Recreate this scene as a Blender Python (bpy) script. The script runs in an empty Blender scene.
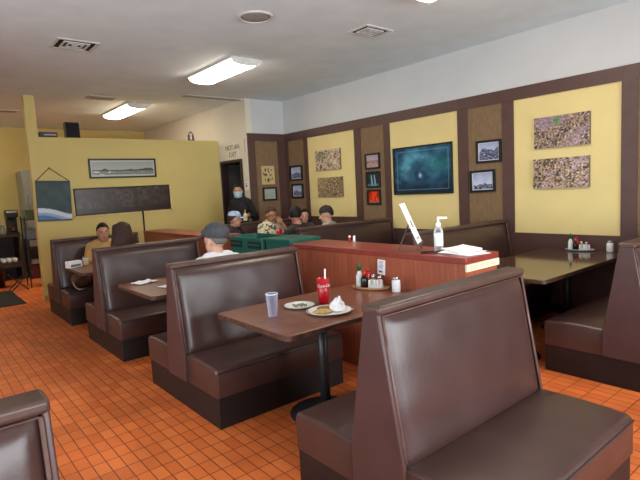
import bpy, bmesh, math, random
from mathutils import Vector, Matrix, noise
C = bpy.context.scene.collection
SC = bpy.context.scene
PI = math.pi
random.seed(7)

# ------------------------------------------------------------------ camera, world, light, exposure
CAM_H = 1.597
cam_d = bpy.data.cameras.new('camera'); cam = bpy.data.objects.new('camera', cam_d); C.objects.link(cam)
cam_d.sensor_width = 36.0; cam_d.lens = 498.3 * 36.0 / 640.0; cam_d.clip_start = 0.03; cam_d.clip_end = 200
fw = Vector((0.6308138, 0.76918318, -0.10213319)); rt = Vector((0.76877533, -0.63739473, -0.05208123)); dn = Vector((-0.10515917, -0.04566392, -0.99340644))
rt = Vector((0.76877533, -0.63739473, 0.05208123)) if rt.dot(fw) > 0.02 else rt
fw.normalize(); rt = (rt - fw * rt.dot(fw)).normalized(); up = rt.cross(fw)
M3 = Matrix((rt, up, -fw)).transposed()
cam.matrix_world = Matrix.Translation((0, 0, CAM_H)) @ M3.to_4x4()
SC.camera = cam

world = bpy.data.worlds.new('world'); SC.world = world; world.use_nodes = True
wn = world.node_tree.nodes; bg = wn['Background']
sky = wn.new('ShaderNodeTexSky'); sky.sky_type = 'HOSEK_WILKIE'; sky.turbidity = 3.0
sky.sun_direction = (0.3, -0.5, 0.8)
world.node_tree.links.new(sky.outputs['Color'], bg.inputs['Color']); bg.inputs['Strength'].default_value = 0.6

def area(name, loc, size, size_y, power, rot, col=(1, 1, 1)):
    l = bpy.data.lights.new(name, 'AREA'); l.shape = 'RECTANGLE'; l.size = size; l.size_y = size_y
    l.energy = power; l.color = col
    o = bpy.data.objects.new(name, l); C.objects.link(o); o.location = loc; o.rotation_euler = rot
    return o
# daylight through the shop-front windows behind the camera and the windows along the left side
area('daylight_front', (2.1, -2.62, 1.55), 6.6, 2.2, 430, (PI / 2, 0, 0), (0.90, 0.96, 1.0))
area('daylight_left', (-1.92, 2.2, 1.6), 6.6, 1.7, 190, (PI / 2, 0, -PI / 2), (0.90, 0.96, 1.0))
SC.view_settings.view_transform = 'Standard'; SC.view_settings.look = 'None'
SC.view_settings.exposure = 0.22; SC.view_settings.gamma = 1.0; SC.view_settings.use_curve_mapping = False

# ------------------------------------------------------------------ materials
def lin(h):
    h = h.lstrip('#'); r = []
    for i in (0, 2, 4):
        c = int(h[i:i + 2], 16) / 255.0
        r.append(c / 12.92 if c <= 0.04045 else ((c + 0.055) / 1.055) ** 2.4)
    return r
MATS = {}
def mat(name, hexc, rough=0.5, var=0.12, scale=6.0, bump=0.0, bscale=80.0, metal=0.0, spec=0.5, trans=0.0, emis=0.0, stretch=None, ecol=None, ior=1.45):
    if name in MATS: return MATS[name]
    m = bpy.data.materials.new(name); m.use_nodes = True
    nt = m.node_tree; N = nt.nodes; L = nt.links; b = N['Principled BSDF']
    c = lin(hexc)
    b.inputs['Roughness'].default_value = rough; b.inputs['Metallic'].default_value = metal
    b.inputs['Specular IOR Level'].default_value = spec; b.inputs['Transmission Weight'].default_value = trans
    b.inputs['IOR'].default_value = ior
    tc = N.new('ShaderNodeTexCoord'); mp = N.new('ShaderNodeMapping'); L.new(tc.outputs['Object'], mp.inputs['Vector'])
    if stretch: mp.inputs['Scale'].default_value = stretch
    nz = N.new('ShaderNodeTexNoise'); nz.inputs['Scale'].default_value = scale; nz.inputs['Detail'].default_value = 4
    L.new(mp.outputs['Vector'], nz.inputs['Vector'])
    rp = N.new('ShaderNodeValToRGB')
    rp.color_ramp.elements[0].position = 0.3; rp.color_ramp.elements[1].position = 0.7
    rp.color_ramp.elements[0].color = [x * (1 - var) for x in c] + [1]
    rp.color_ramp.elements[1].color = [min(1, x * (1 + var)) for x in c] + [1]
    L.new(nz.outputs['Fac'], rp.inputs['Fac']); L.new(rp.outputs['Color'], b.inputs['Base Color'])
    if bump:
        n2 = N.new('ShaderNodeTexNoise'); n2.inputs['Scale'].default_value = bscale; n2.inputs['Detail'].default_value = 3
        L.new(mp.outputs['Vector'], n2.inputs['Vector'])
        bp = N.new('ShaderNodeBump'); bp.inputs['Strength'].default_value = bump; bp.inputs['Distance'].default_value = 0.01
        L.new(n2.outputs['Fac'], bp.inputs['Height']); L.new(bp.outputs['Normal'], b.inputs['Normal'])
    if emis:
        b.inputs['Emission Color'].default_value = (lin(ecol) if ecol else c) + [1]; b.inputs['Emission Strength'].default_value = emis
    MATS[name] = m
    return m
def art_mat(rough=0.35):
    if 'art%s' % rough in MATS: return MATS['art%s' % rough]
    m = bpy.data.materials.new('printed_art'); m.use_nodes = True
    N = m.node_tree.nodes; v = N.new('ShaderNodeVertexColor'); v.layer_name = 'art'
    b = N['Principled BSDF']; b.inputs['Roughness'].default_value = rough
    m.node_tree.links.new(v.outputs['Color'], b.inputs['Base Color'])
    MATS['art%s' % rough] = m
    return m
def thin_glass(name, tint='ffffff', refl=0.08, rough=0.02):
    if name in MATS: return MATS[name]
    m = bpy.data.materials.new(name); m.use_nodes = True
    nt = m.node_tree; N = nt.nodes; L = nt.links; N.remove(N['Principled BSDF'])
    t = N.new('ShaderNodeBsdfTransparent'); t.inputs['Color'].default_value = lin(tint) + [1]
    g = N.new('ShaderNodeBsdfGlossy'); g.inputs['Roughness'].default_value = rough
    fr = N.new('ShaderNodeFresnel'); fr.inputs['IOR'].default_value = 1.45
    mx = N.new('ShaderNodeMixShader'); L.new(fr.outputs['Fac'], mx.inputs['Fac'])
    L.new(t.outputs['BSDF'], mx.inputs[1]); L.new(g.outputs['BSDF'], mx.inputs[2])
    L.new(mx.outputs['Shader'], N['Material Output'].inputs['Surface'])
    MATS[name] = m
    return m
VINYL = mat('brown_vinyl', '3f2a27', 0.29, 0.14, 3.5, 0.05, 60, spec=0.62)
VINYLD = mat('brown_vinyl_seat', '452f2b', 0.36, 0.18, 4.0, 0.06, 60, spec=0.55)
PANEL = mat('brown_end_panel', '4a3331', 0.38, 0.14, 5.0, 0.04, 40)
PIPE = mat('worn_piping', '664c45', 0.4, 0.35, 14.0)
PLINTH = mat('dark_plinth', '1b1313', 0.5, 0.25, 7.0)
CAPM = mat('brown_cap', '4b362f', 0.36, 0.25, 8.0)
TTOP = mat('brown_laminate', '764735', 0.28, 0.42, 9.0, stretch=(1, 6, 6), spec=0.5)
TTOPD = mat('dark_gloss_laminate', '4a3327', 0.10, 0.25, 8.0, stretch=(1, 6, 6), spec=0.6)
TEDGE = mat('worn_table_edge', '4b3328', 0.45, 0.6, 22.0)
METALD = mat('dark_metal', '3c3d40', 0.4, 0.1, metal=0.6)
DIVW = mat('red_woodgrain', '9c5238', 0.42, 0.22, 5.0, stretch=(10, 10, 0.7))
DIVT = mat('red_laminate', '8a3a30', 0.3, 0.14, 10.0)
TRIMB = mat('brown_trim', '523934', 0.45, 0.10, 8.0)
YEL = mat('yellow_panel', 'dac78a', 0.7, 0.03, 3.0, 0.03, 60)
YELW = mat('yellow_paint', 'd0bd78', 0.7, 0.04, 1.2, 0.03, 60)
TAN = mat('tan_grasscloth', '7a6247', 0.85, 0.16, 40.0, 0.15, 120, stretch=(1, 1, 0.25))
WHITEW = mat('white_wall', 'c4c6c7', 0.8, 0.03, 2.0, 0.03, 50)
CREAMW = mat('cream_wall', 'd5d0c0', 0.8, 0.03, 2.0, 0.03, 50)
CEIL = mat('ceiling_plaster', 'dce8ec', 0.9, 0.04, 3.0, 0.10, 45)
BLACK = mat('black_frame', '17161a', 0.35, 0.1)
BLACKP = mat('black_plastic', '141416', 0.4, 0.15)
WHITEC = mat('white_ceramic', 'ecebe6', 0.2, 0.03)
PAPER = mat('white_paper', 'eeeef0', 0.7, 0.03)
CHROME = mat('steel', 'b8bac0', 0.25, 0.05, metal=1.0)
TEAL = mat('teal_plastic', '1d5c50', 0.4, 0.10, 5.0)
DARK = mat('dark_void', '0d0b0b', 0.8, 0.1)
SKINM = {}

# ------------------------------------------------------------------ mesh helpers
class MB:
    def __init__(s): s.v = []; s.f = []; s.mi = []
    def add(s, vs, fs, mi=0):
        o = len(s.v); s.v += [tuple(v) for v in vs]; s.f += [tuple(i + o for i in f) for f in fs]; s.mi += [mi] * len(fs); return s
    def box(s, x0, x1, y0, y1, z0, z1, mi=0):
        vs = [(x, y, z) for z in (z0, z1) for y in (y0, y1) for x in (x0, x1)]
        return s.add(vs, [(0, 2, 3, 1), (4, 5, 7, 6), (0, 1, 5, 4), (2, 6, 7, 3), (0, 4, 6, 2), (1, 3, 7, 5)], mi)
    def prism(s, pts, a0, a1, axis='x', mi=0):
        # pts: closed polygon in the other two axes (for x: (y,z); y: (x,z); z: (x,y)), a0 / a1: extrusion
        def P(p, a): return {'x': (a, p[0], p[1]), 'y': (p[0], a, p[1]), 'z': (p[0], p[1], a)}[axis]
        n = len(pts); vs = [P(p, a0) for p in pts] + [P(p, a1) for p in pts]
        fs = [tuple(range(n)), tuple(range(2 * n - 1, n - 1, -1))] + [(i, i + n, (i + 1) % n + n, (i + 1) % n) for i in range(n)]
        return s.add(vs, fs, mi)
    def lathe(s, prof, n=24, c=(0, 0, 0), sx=1.0, sy=1.0, mi=0, cap=True):
        vs = []; fs = []
        for r, z in prof:
            for k in range(n):
                a = 2 * PI * k / n; vs.append((c[0] + r * sx * math.cos(a), c[1] + r * sy * math.sin(a), c[2] + z))
        for i in range(len(prof) - 1):
            for k in range(n):
                k2 = (k + 1) % n; fs.append((i * n + k, i * n + k2, (i + 1) * n + k2, (i + 1) * n + k))
        if cap: fs.append(tuple(range(n - 1, -1, -1))); fs.append(tuple((len(prof) - 1) * n + k for k in range(n)))
        return s.add(vs, fs, mi)
    def tube(s, pts, r, n=8, mi=0):
        pts = [Vector(p) for p in pts]; vs = []; fs = []
        for i, p in enumerate(pts):
            t = (pts[min(i + 1, len(pts) - 1)] - pts[max(i - 1, 0)]).normalized()
            a = t.cross(Vector((0, 0, 1)) if abs(t.z) < 0.9 else Vector((1, 0, 0))).normalized(); b = t.cross(a)
            rr = r[i] if isinstance(r, (list, tuple)) else r
            for k in range(n):
                w = 2 * PI * k / n; vs.append(p + a * rr * math.cos(w) + b * rr * math.sin(w))
        for i in range(len(pts) - 1):
            for k in range(n):
                k2 = (k + 1) % n; fs.append((i * n + k, i * n + k2, (i + 1) * n + k2, (i + 1) * n + k))
        fs.append(tuple(range(n - 1, -1, -1))); fs.append(tuple((len(pts) - 1) * n + k for k in range(n)))
        return s.add(vs, fs, mi)
    def cone(s, p0, p1, r0, r1, n=14):
        # a rounded tapering limb segment
        p0 = Vector(p0); p1 = Vector(p1); d = p1 - p0
        if d.length < 1e-6: d = Vector((0, 0, 1e-4))
        t = d.normalized(); pts = []; rs = []
        for k in range(5):
            w = PI / 2 * k / 5; pts.append(p0 - t * r0 * math.cos(w)); rs.append(max(r0 * math.sin(w), r0 * 0.05))
        pts.append(p0); rs.append(r0); pts.append(p1); rs.append(r1)
        for k in range(4, -1, -1):
            w = PI / 2 * k / 5; pts.append(p1 + t * r1 * math.cos(w)); rs.append(max(r1 * math.sin(w), r1 * 0.05))
        a = t.cross(Vector((0, 0, 1)) if abs(t.z) < 0.9 else Vector((1, 0, 0))).normalized(); b = t.cross(a)
        vs = []; fs = []
        for p, rr in zip(pts, rs):
            for k in range(n):
                w = 2 * PI * k / n; vs.append(p + a * rr * math.cos(w) + b * rr * math.sin(w))
        for i in range(len(pts) - 1):
            for k in range(n):
                k2 = (k + 1) % n; fs.append((i * n + k, i * n + k2, (i + 1) * n + k2, (i + 1) * n + k))
        fs.append(tuple(range(n - 1, -1, -1))); fs.append(tuple((len(pts) - 1) * n + k for k in range(n)))
        return s.add(vs, fs)
    def ball(s, c, rx, ry, rz, n=18, m=10, R=None, mi=0):
        vs = []; fs = []; c = Vector(c)
        for i in range(m + 1):
            th = PI * i / m; rr = max(math.sin(th), 0.02)
            for k in range(n):
                a = 2 * PI * k / n; p = Vector((rx * rr * math.cos(a), ry * rr * math.sin(a), -rz * math.cos(th)))
                if R: p = R @ p
                vs.append(c + p)
        for i in range(m):
            for k in range(n):
                k2 = (k + 1) % n; fs.append((i * n + k, i * n + k2, (i + 1) * n + k2, (i + 1) * n + k))
        fs.append(tuple(range(n - 1, -1, -1))); fs.append(tuple(m * n + k for k in range(n)))
        return s.add(vs, fs, mi)
    def grid(s, fn, nu, nv, mi=0, flip=False):
        vs = [fn(i / nu, j / nv) for j in range(nv + 1) for i in range(nu + 1)]; w = nu + 1
        fs = [(j * w + i, j * w + i + 1, (j + 1) * w + i + 1, (j + 1) * w + i) for j in range(nv) for i in range(nu)]
        if flip: fs = [f[::-1] for f in fs]
        return s.add(vs, fs, mi)
    def mesh(s, name):
        me = bpy.data.meshes.new(name); me.from_pydata(s.v, [], s.f); me.update()
        return me
    def build(s, name, m, parent=None, smooth=False, bevel=0.0, segs=2, solid=0.0, loc=None, rotz=0.0, fix=True):
        me = s.mesh(name); ms = m if isinstance(m, (list, tuple)) else [m]
        for x in ms: me.materials.append(x)
        if len(ms) > 1:
            for p, i in zip(me.polygons, s.mi): p.material_index = i
        if fix:
            bm = bmesh.new(); bm.from_mesh(me); bmesh.ops.recalc_face_normals(bm, faces=bm.faces); bm.to_mesh(me); bm.free()
        if smooth:
            for p in me.polygons: p.use_smooth = True
        o = bpy.data.objects.new(name, me); C.objects.link(o)
        if parent: o.parent = parent
        if loc: o.location = loc
        o.rotation_euler.z = rotz
        if solid:
            md = o.modifiers.new('solid', 'SOLIDIFY'); md.thickness = solid; md.offset = -1
        if bevel:
            md = o.modifiers.new('bevel', 'BEVEL'); md.width = bevel; md.segments = segs; md.limit_method = 'ANGLE'; md.angle_limit = math.radians(40)
            if smooth is False and segs > 1:
                for p in me.polygons: p.use_smooth = True
                try:
                    me.set_sharp_from_angle(angle=math.radians(35))
                except Exception: pass
        return o
def tag(o, label, cat, group=None):
    o['label'] = label; o['category'] = cat
    if group: o['group'] = group
    return o
def thing(name, label, cat, loc=(0, 0, 0), rotz=0.0, group=None):
    o = bpy.data.objects.new(name, None); C.objects.link(o); o.location = loc; o.rotation_euler = (0, 0, rotz); o.empty_display_size = 0.1
    return tag(o, label, cat, group)
def struct(name, mb, m, parent=None, **k):
    o = mb.build(name, m, parent, **k)
    if not parent: o['kind'] = 'structure'
    return o
def copy_tree(o, parent=None):
    c = o.copy(); C.objects.link(c)
    if parent: c.parent = parent
    for ch in list(o.children): copy_tree(ch, c)
    return c
def dup(o, label, loc, rotz=0.0, group=None):
    c = copy_tree(o); c.location = loc; c.rotation_euler = (0, 0, rotz); c['label'] = label
    if group: c['group'] = group
    return c
def wall_frame(loc, rotz):  # helper matrix not used for objects, only for text
    return Matrix.Translation(loc) @ Matrix.Rotation(rotz, 4, 'Z')
def text_obj(name, body, size, m, parent, mw, extrude=0.001, align='CENTER', shear=0.0, bendr=None, space=1.0):
    cu = bpy.data.curves.new(name, 'FONT'); cu.body = body; cu.size = size; cu.extrude = extrude; cu.align_x = align; cu.align_y = 'CENTER'; cu.shear = shear; cu.space_line = space
    t = bpy.data.objects.new(name + '_src', cu); C.objects.link(t)
    dg = bpy.context.evaluated_depsgraph_get(); me = bpy.data.meshes.new_from_object(t.evaluated_get(dg))
    bpy.data.objects.remove(t); me.materials.clear(); me.materials.append(m)
    for v in me.vertices:
        if bendr:
            a = v.co.x / bendr; v.co = Vector((bendr * math.sin(a) + math.sin(a) * v.co.z, v.co.y, bendr * math.cos(a) - bendr + math.cos(a) * v.co.z))
        v.co = mw @ v.co
    o = bpy.data.objects.new(name, me); C.objects.link(o)
    if parent: o.parent = parent
    return o

# ------------------------------------------------------------------ room dimensions
W = 5.79; ZC = 3.304; XC = 4.94; YJ = 7.99; YP = 9.10; YB = 13.0; YF = -2.5; XL = -1.8; ZT = 2.681

# floor: small rectangular quarry tiles
fm = bpy.data.materials.new('quarry_tile'); fm.use_nodes = True
nt = fm.node_tree; N = nt.nodes; L = nt.links; b = N['Principled BSDF']
tc = N.new('ShaderNodeTexCoord'); mp = N.new('ShaderNodeMapping'); L.new(tc.outputs['Object'], mp.inputs['Vector'])
mp.vector_type = 'POINT'; mp.inputs['Rotation'].default_value = (0, 0, PI / 2); mp.inputs['Location'].default_value = (0.045, 0.019, 0)
br = N.new('ShaderNodeTexBrick'); br.offset = 0.0; br.squash = 1.0
L.new(mp.outputs['Vector'], br.inputs['Vector'])
br.inputs['Scale'].default_value = 1.0; br.inputs['Brick Width'].default_value = 0.147; br.inputs['Row Height'].default_value = 0.0797
br.inputs['Mortar Size'].default_value = 0.0032; br.inputs['Mortar Smooth'].default_value = 0.3; br.inputs['Bias'].default_value = 0.0
br.inputs['Color1'].default_value = lin('e27a3c') + [1]; br.inputs['Color2'].default_value = lin('cf6630') + [1]; br.inputs['Mortar'].default_value = lin('66301c') + [1]
nz = N.new('ShaderNodeTexNoise'); nz.inputs['Scale'].default_value = 1.3; nz.inputs['Detail'].default_value = 5; L.new(tc.outputs['Object'], nz.inputs['Vector'])
rp = N.new('ShaderNodeValToRGB'); rp.color_ramp.elements[0].color = (0.72, 0.70, 0.7, 1); rp.color_ramp.elements[1].color = (1.1, 1.1, 1.05, 1)
rp.color_ramp.elements[0].position = 0.35; rp.color_ramp.elements[1].position = 0.6
L.new(nz.outputs['Fac'], rp.inputs['Fac'])
sn = N.new('ShaderNodeTexNoise'); sn.inputs['Scale'].default_value = 5.5; sn.inputs['Detail'].default_value = 6; L.new(tc.outputs['Object'], sn.inputs['Vector'])
sr = N.new('ShaderNodeValToRGB'); sr.color_ramp.elements[0].position = 0.70; sr.color_ramp.elements[1].position = 0.76
sr.color_ramp.elements[0].color = (1, 1, 1, 1); sr.color_ramp.elements[1].color = (0.35, 0.3, 0.3, 1); L.new(sn.outputs['Fac'], sr.inputs['Fac'])
st = N.new('ShaderNodeMix'); st.data_type = 'RGBA'; st.blend_type = 'MULTIPLY'; st.inputs['Factor'].default_value = 1.0
mx = N.new('ShaderNodeMix'); mx.data_type = 'RGBA'; mx.blend_type = 'MULTIPLY'; mx.inputs['Factor'].default_value = 0.8
L.new(br.outputs['Color'], mx.inputs['A']); L.new(rp.outputs['Color'], mx.inputs['B']); L.new(mx.outputs['Result'], st.inputs['A']); L.new(sr.outputs['Color'], st.inputs['B']); L.new(st.outputs['Result'], b.inputs['Base Color'])
bp = N.new('ShaderNodeBump'); bp.inputs['Strength'].default_value = 0.4; bp.inputs['Distance'].default_value = 0.003; bp.invert = True
L.new(br.outputs['Fac'], bp.inputs['Height']); L.new(bp.outputs['Normal'], b.inputs['Normal'])
b.inputs['Roughness'].default_value = 0.5; b.inputs['Specular IOR Level'].default_value = 0.35
struct('floor', MB().box(XL - 0.1, 7.2, YF - 0.1, YB + 0.1, -0.1, 0), fm)
struct('ceiling', MB().box(XL - 0.1, 7.2, YF - 0.1, YB + 0.1, ZC, ZC + 0.1), CEIL)
# right wall (white above, brown dado below; the panels and trims follow)
struct('wall_right', MB().box(W, W + 0.12, YF, YJ + 0.12, 0, ZC), WHITEW)
struct('wall_corner', MB().box(XC + 0.12, W, YJ, YJ + 0.12, 0, ZC), WHITEW)
# side wall running on from the corner, with the doorway
d0, d1, dz = 8.20, 9.02, 2.235
struct('wall_side', MB().box(XC, XC + 0.12, YJ, d0, 0, ZC).box(XC, XC + 0.12, d0, d1, dz, ZC).box(XC, XC + 0.12, d1, YB, 0, ZC), CREAMW)
struct('wall_back', MB().box(XL, 7.2, YB, YB + 0.1, 0, ZC), YELW)
struct('wall_passage', MB().box(6.7, 6.8, YJ + 0.12, 9.6, 0, ZC).box(XC + 0.12, 6.8, 9.5, 9.6, 0, ZC), mat('passage_brown', '3a2c28', 0.7))
# front and left walls with windows (behind and beside the camera)
fwm = MB(); z0, z1 = 0.45, 2.65
fx = [(-1.2, 1.0), (1.0, 3.2), (3.2, 5.4)]
fwm.box(XL - 0.1, W, YF - 0.12, YF, 0, z0).box(XL - 0.1, W, YF - 0.12, YF, z1, ZC).box(XL - 0.1, -1.2, YF - 0.12, YF, z0, z1).box(5.4, W + .12, YF - 0.12, YF, z0, z1)
struct('wall_front', fwm, WHITEW)
lwm = MB(); ly = [(-1.1, 1.1), (1.1, 3.3), (3.3, 5.5)]; lz0, lz1 = 0.75, 2.45
lwm.box(XL - 0.12, XL, YF, YB, 0, lz0).box(XL - 0.12, XL, YF, YB, lz1, ZC).box(XL - 0.12, XL, YF, -1.1, lz0, lz1).box(XL - 0.12, XL, 5.5, YB, lz0, lz1)
struct('wall_left', lwm, WHITEW)
n = 0
GLASSW = thin_glass('window_glass')
for (a, c) in fx:
    n += 1; m = MB(); t = 0.05
    m.box(a, a + t, YF - 0.09, YF - 0.03, z0, z1).box(c - t, c, YF - 0.09, YF - 0.03, z0, z1).box(a + t, c - t, YF - 0.09, YF - 0.03, z0, z0 + t).box(a + t, c - t, YF - 0.09, YF - 0.03, z1 - t, z1)
    w = struct('window_%d' % n, m, mat('aluminium_frame', '8d8f92', 0.4, metal=0.6))
    struct('pane', MB().box(a + t, c - t, YF - 0.063, YF - 0.057, z0 + t, z1 - t), GLASSW, w)
for (a, c) in ly:
    n += 1; m = MB(); t = 0.05
    m.box(XL - 0.09, XL - 0.03, a, a + t, lz0, lz1).box(XL - 0.09, XL - 0.03, c - t, c, lz0, lz1).box(XL - 0.09, XL - 0.03, a + t, c - t, lz0, lz0 + t).box(XL - 0.09, XL - 0.03, a + t, c - t, lz1 - t, lz1)
    w = struct('window_%d' % n, m, MATS['aluminium_frame'])
    struct('pane', MB().box(XL - 0.063, XL - 0.057, a + t, c - t, lz0 + t, lz1 - t), GLASSW, w)

# right-wall panelling: trims, yellow and tan panels
ycuts = [(7.86, 7.99, 'T'), (7.37, 7.86, 'tan'), (7.26, 7.37, 'T'), (6.02, 7.26, 'yel'), (5.87, 6.02, 'T'), (5.36, 5.87, 'tan'), (5.236, 5.36, 'T'), (4.019, 5.236, 'yel'),
         (3.865, 4.019, 'T'), (3.371, 3.865, 'tan'), (3.218, 3.371, 'T'), (2.03, 3.218, 'yel'), (1.88, 2.03, 'T'), (1.38, 1.88, 'tan'), (1.23, 1.38, 'T'), (0.03, 1.23, 'yel'), (-0.12, 0.03, 'T'), (-2.5, -0.12, 'tan')]
zt0 = 2.534; zb0 = 0.934
tm = MB(); ym = MB(); am = MB()
tm.box(W - 0.030, W, YF, YJ, zt0, ZT)
tm.box(W - 0.022, W, YF, YJ, 0.10, zb0)
for (a, c, k) in ycuts:
    zb = 1.10 if a > 5.9 and k == 'yel' else zb0
    if k == 'T': tm.box(W - 0.026, W, a, c, zb0, zt0)
    else:
        (ym if k == 'yel' else am).box(W - 0.012, W, a, c, zb, zt0)
        if zb > zb0: tm.box(W - 0.022, W, a, c, zb0, zb)
struct('trim_1', tm, TRIMB)
struct('wall_right_yellow_panels', ym, YEL)
struct('wall_right_tan_panels', am, TAN)
struct('baseboard_right', MB().box(W - 0.03, W, YF, YJ, 0, 0.10), PLINTH)
# corner (jog) panelling
jm = MB(); y1_ = YJ
jm.box(XC, W - 0.03, y1_ - 0.03, y1_, 2.545, ZT).box(XC, 5.09, y1_ - 0.026, y1_, 0.9, 2.545).box(5.60, W - 0.026, y1_ - 0.026, y1_, 0.9, 2.545).box(XC, W - 0.022, y1_ - 0.022, y1_, 0.1, 0.9)
struct('trim_2', jm, TRIMB)
struct('wall_corner_tan_panel', MB().box(5.09, 5.60, y1_ - 0.012, y1_, 0.9, 2.545), TAN)
struct('baseboard_corner', MB().box(XC, W - 0.03, y1_ - 0.03, y1_, 0, 0.1), PLINTH)
# doorway frame and open door leaf in the side wall
struct('door_1', MB().box(XC - 0.025, XC + 0.12, d0, d0 + 0.05, 0, dz).box(XC - 0.025, XC + 0.12, d1 - 0.05, d1, 0, dz).box(XC - 0.025, XC + 0.12, d0 + 0.05, d1 - 0.05, dz - 0.05, dz), mat('dark_door_frame', '2a1c1a', 0.4))
dl = struct('door_2', MB().box(XC + 0.13, XC + 0.85, d1 + 0.02, d1 + 0.06, 0.01, dz - 0.06), mat('door_leaf_grey', '4d4a48', 0.5))
struct('door_handle', MB().cone((XC + 0.75, d1 - 0.02, 1.0), (XC + 0.64, d1 - 0.02, 1.0), 0.012, 0.01).cone((XC + 0.75, d1 + 0.03, 1.0), (XC + 0.75, d1 - 0.02, 1.0), 0.012, 0.012), CHROME, dl)
# partition (yellow half-height wall with a full-height post at its free end)
XP0, XP1 = 1.587, 1.738
struct('wall_partition', MB().box(XP1, XC, YP, YP + 0.15, 0, 2.657).box(XP0, XP1, YP, YP + 0.15, 0, ZC), YELW)
struct('baseboard_partition', MB().box(XP0 - 0.005, XC, YP - 0.012, YP, 0, 0.09), mat('yellow_dirty', 'a58c46', 0.6))

# ------------------------------------------------------------------ booths
ZK, ZS, ZBT = 0.22, 0.423, 1.08
HT, HB, D = 0.034, 0.147, 0.62
def backrest_mb(length, side):
    # puffed vinyl panel lying on the sloping face of the back; u along x, v up the slope
    m = MB(); e = 0.016
    def P(u, v):
        z = (ZS - 0.02) + v * (ZBT - 0.022 - ZS + 0.02)
        w = (z - ZS) / (ZBT - ZS); y = HB + (HT - HB) * w
        s = 2 * u - 1; q = 2 * v - 1
        puff = 0.034 * (1 - abs(s) ** 14) ** 0.5 * (1 - abs(q) ** 10) ** 0.5
        if v > 0.0: puff += 0.004 * noise.noise(Vector((u * 5, v * 4, side * 3)))
        if u in (0, 1) or v in (0, 1): puff = 0.002
        return (e + u * (length - 2 * e), side * (y - 0.008 + puff), z)
    m.grid(P, 40, 22)
    return m
def seat_mb(length, side):
    m = MB(); x0, x1 = 0.004, length - 0.004
    def R(pts, r=0.035):
        return pts
    y0 = HB - 0.03; y1 = D; r = 0.035
    prof = [(y0, ZK), (y1 - 0.008, ZK), (y1, ZK + 0.01), (y1, ZS - r)]
    for k in range(1, 6):
        a = PI / 2 * k / 5; prof.append((y1 - r + r * math.cos(a), ZS - r + r * math.sin(a)))
    for k in range(1, 6): prof.append((y1 - r - (y1 - r - y0) * k / 5, ZS + 0.010 * math.sin(PI * k / 5)))
    prof = [(side * a, z) for a, z in prof]
    nx = 12; vs = []; fs = []; k = len(prof)
    for i in range(nx + 1):
        u = i / nx; x = x0 + (x1 - x0) * u
        ins = 0.012 if i in (0, nx) else 0.0
        for (a, z) in prof:
            vs.append((x, a - side * ins * (abs(a) > 0.3), z - ins * (z > 0.3)))
    # end rounding: extra ring just inside
    for i in range(nx):
        for j in range(k):
            j2 = (j + 1) % k; fs.append((i * k + j, i * k + j2, (i + 1) * k + j2, (i + 1) * k + j))
    fs.append(tuple(range(k))); fs.append(tuple(nx * k + j for j in range(k - 1, -1, -1)))
    # move second rings close to the ends
    for i, t in ((1, 0.012), (nx - 1, None)):
        for j in range(k):
            x = x0 + 0.014 if i == 1 else x1 - 0.014
            vs[i * k + j] = (x, vs[i * k + j][1], vs[i * k + j][2])
    return m.add(vs, fs)
def make_booth(length, label, group, sides=(-1, 1), back_at_wall=False):
    t = thing('booth_bench', label, 'booth', group=group)
    ymin = -D if -1 in sides else -HB; ymax = D if 1 in sides else HB
    MB().box(0.012, length - 0.012, ymin + (0.012 if -1 in sides else 0), ymax - (0.012 if 1 in sides else 0), 0, ZK).build('plinth', PLINTH, t, bevel=0.004)
    for x0 in (0.0, length - 0.02):
        MB().prism([(-HB - 0.012, ZK), (HB + 0.012, ZK), (HB + 0.012, ZS), (HT + 0.008, ZBT), (-HT - 0.008, ZBT), (-HB - 0.012, ZS)], x0 - (0.012 if x0 == 0 else -0.012), x0 + (0.010 if x0 == 0 else 0.032), 'x').build('end_panel', PANEL, t, bevel=0.006)
    MB().prism([(-HB + .02, ZK), (HB - .02, ZK), (HB - .02, ZS), (HT - .006, ZBT - .01), (-HT + .006, ZBT - .01), (-HB + .02, ZS)], 0.03, length - 0.03, 'x').build('back_core', PLINTH, t)
    for s in sides:
        st = seat_mb(length, s).build('seat', VINYLD, t, smooth=True, bevel=0.006)
        MB().tube([(0.012, s * (D + 0.001), ZS - 0.028), (length - 0.012, s * (D + 0.001), ZS - 0.028)], 0.004, 6).build('seat_piping', PLINTH, st)
        bk = backrest_mb(length, s).build('backrest', VINYL, t, smooth=True)
        e = 0.012
        pts = []
        for (x, z) in [(e, ZS + 0.02), (e, ZBT - 0.03), (length - e, ZBT - 0.03), (length - e, ZS + 0.02)]:
            w = (z - ZS) / (ZBT - ZS); pts.append((x, s * (HB + (HT - HB) * w + 0.010), z))
        MB().tube(pts[:2], 0.0065, 6).tube(pts[1:3], 0.003, 6).tube(pts[2:4], 0.0065, 6).build('piping', PIPE, bk, smooth=True)
    MB().box(-0.014, length + 0.014, -HT - 0.022, HT + 0.022, ZBT - 0.024, ZBT + 0.015).build('cap', CAPM, t, bevel=0.013, segs=3)
    return t
A0, B0x = 1.472, 2.628; LEN = B0x - A0
Y1, Y2, Y3, Y4 = 1.474, 3.588, 5.56, 7.574
b1 = make_booth(LEN, 'brown vinyl double booth nearest the camera, its seat facing the viewer', 'double booths along the divider'); b1.location = (A0, Y1, 0)
dup(b1, 'brown double booth behind the table with the red tumbler', (A0, Y2, 0))
dup(b1, 'brown double booth the long-haired woman sits in, third from the camera in the middle row', (A0, Y3, 0))
dup(b1, 'far brown booth in front of the yellow partition, with the bag on its seat', (A0, Y4, 0))
dup(b1, 'booth corner cut off at the lower left edge of the photo', (0.22 - LEN, 1.474, 0))
RX = 3.955; RL = W - 0.03 - RX - 0.02
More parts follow.
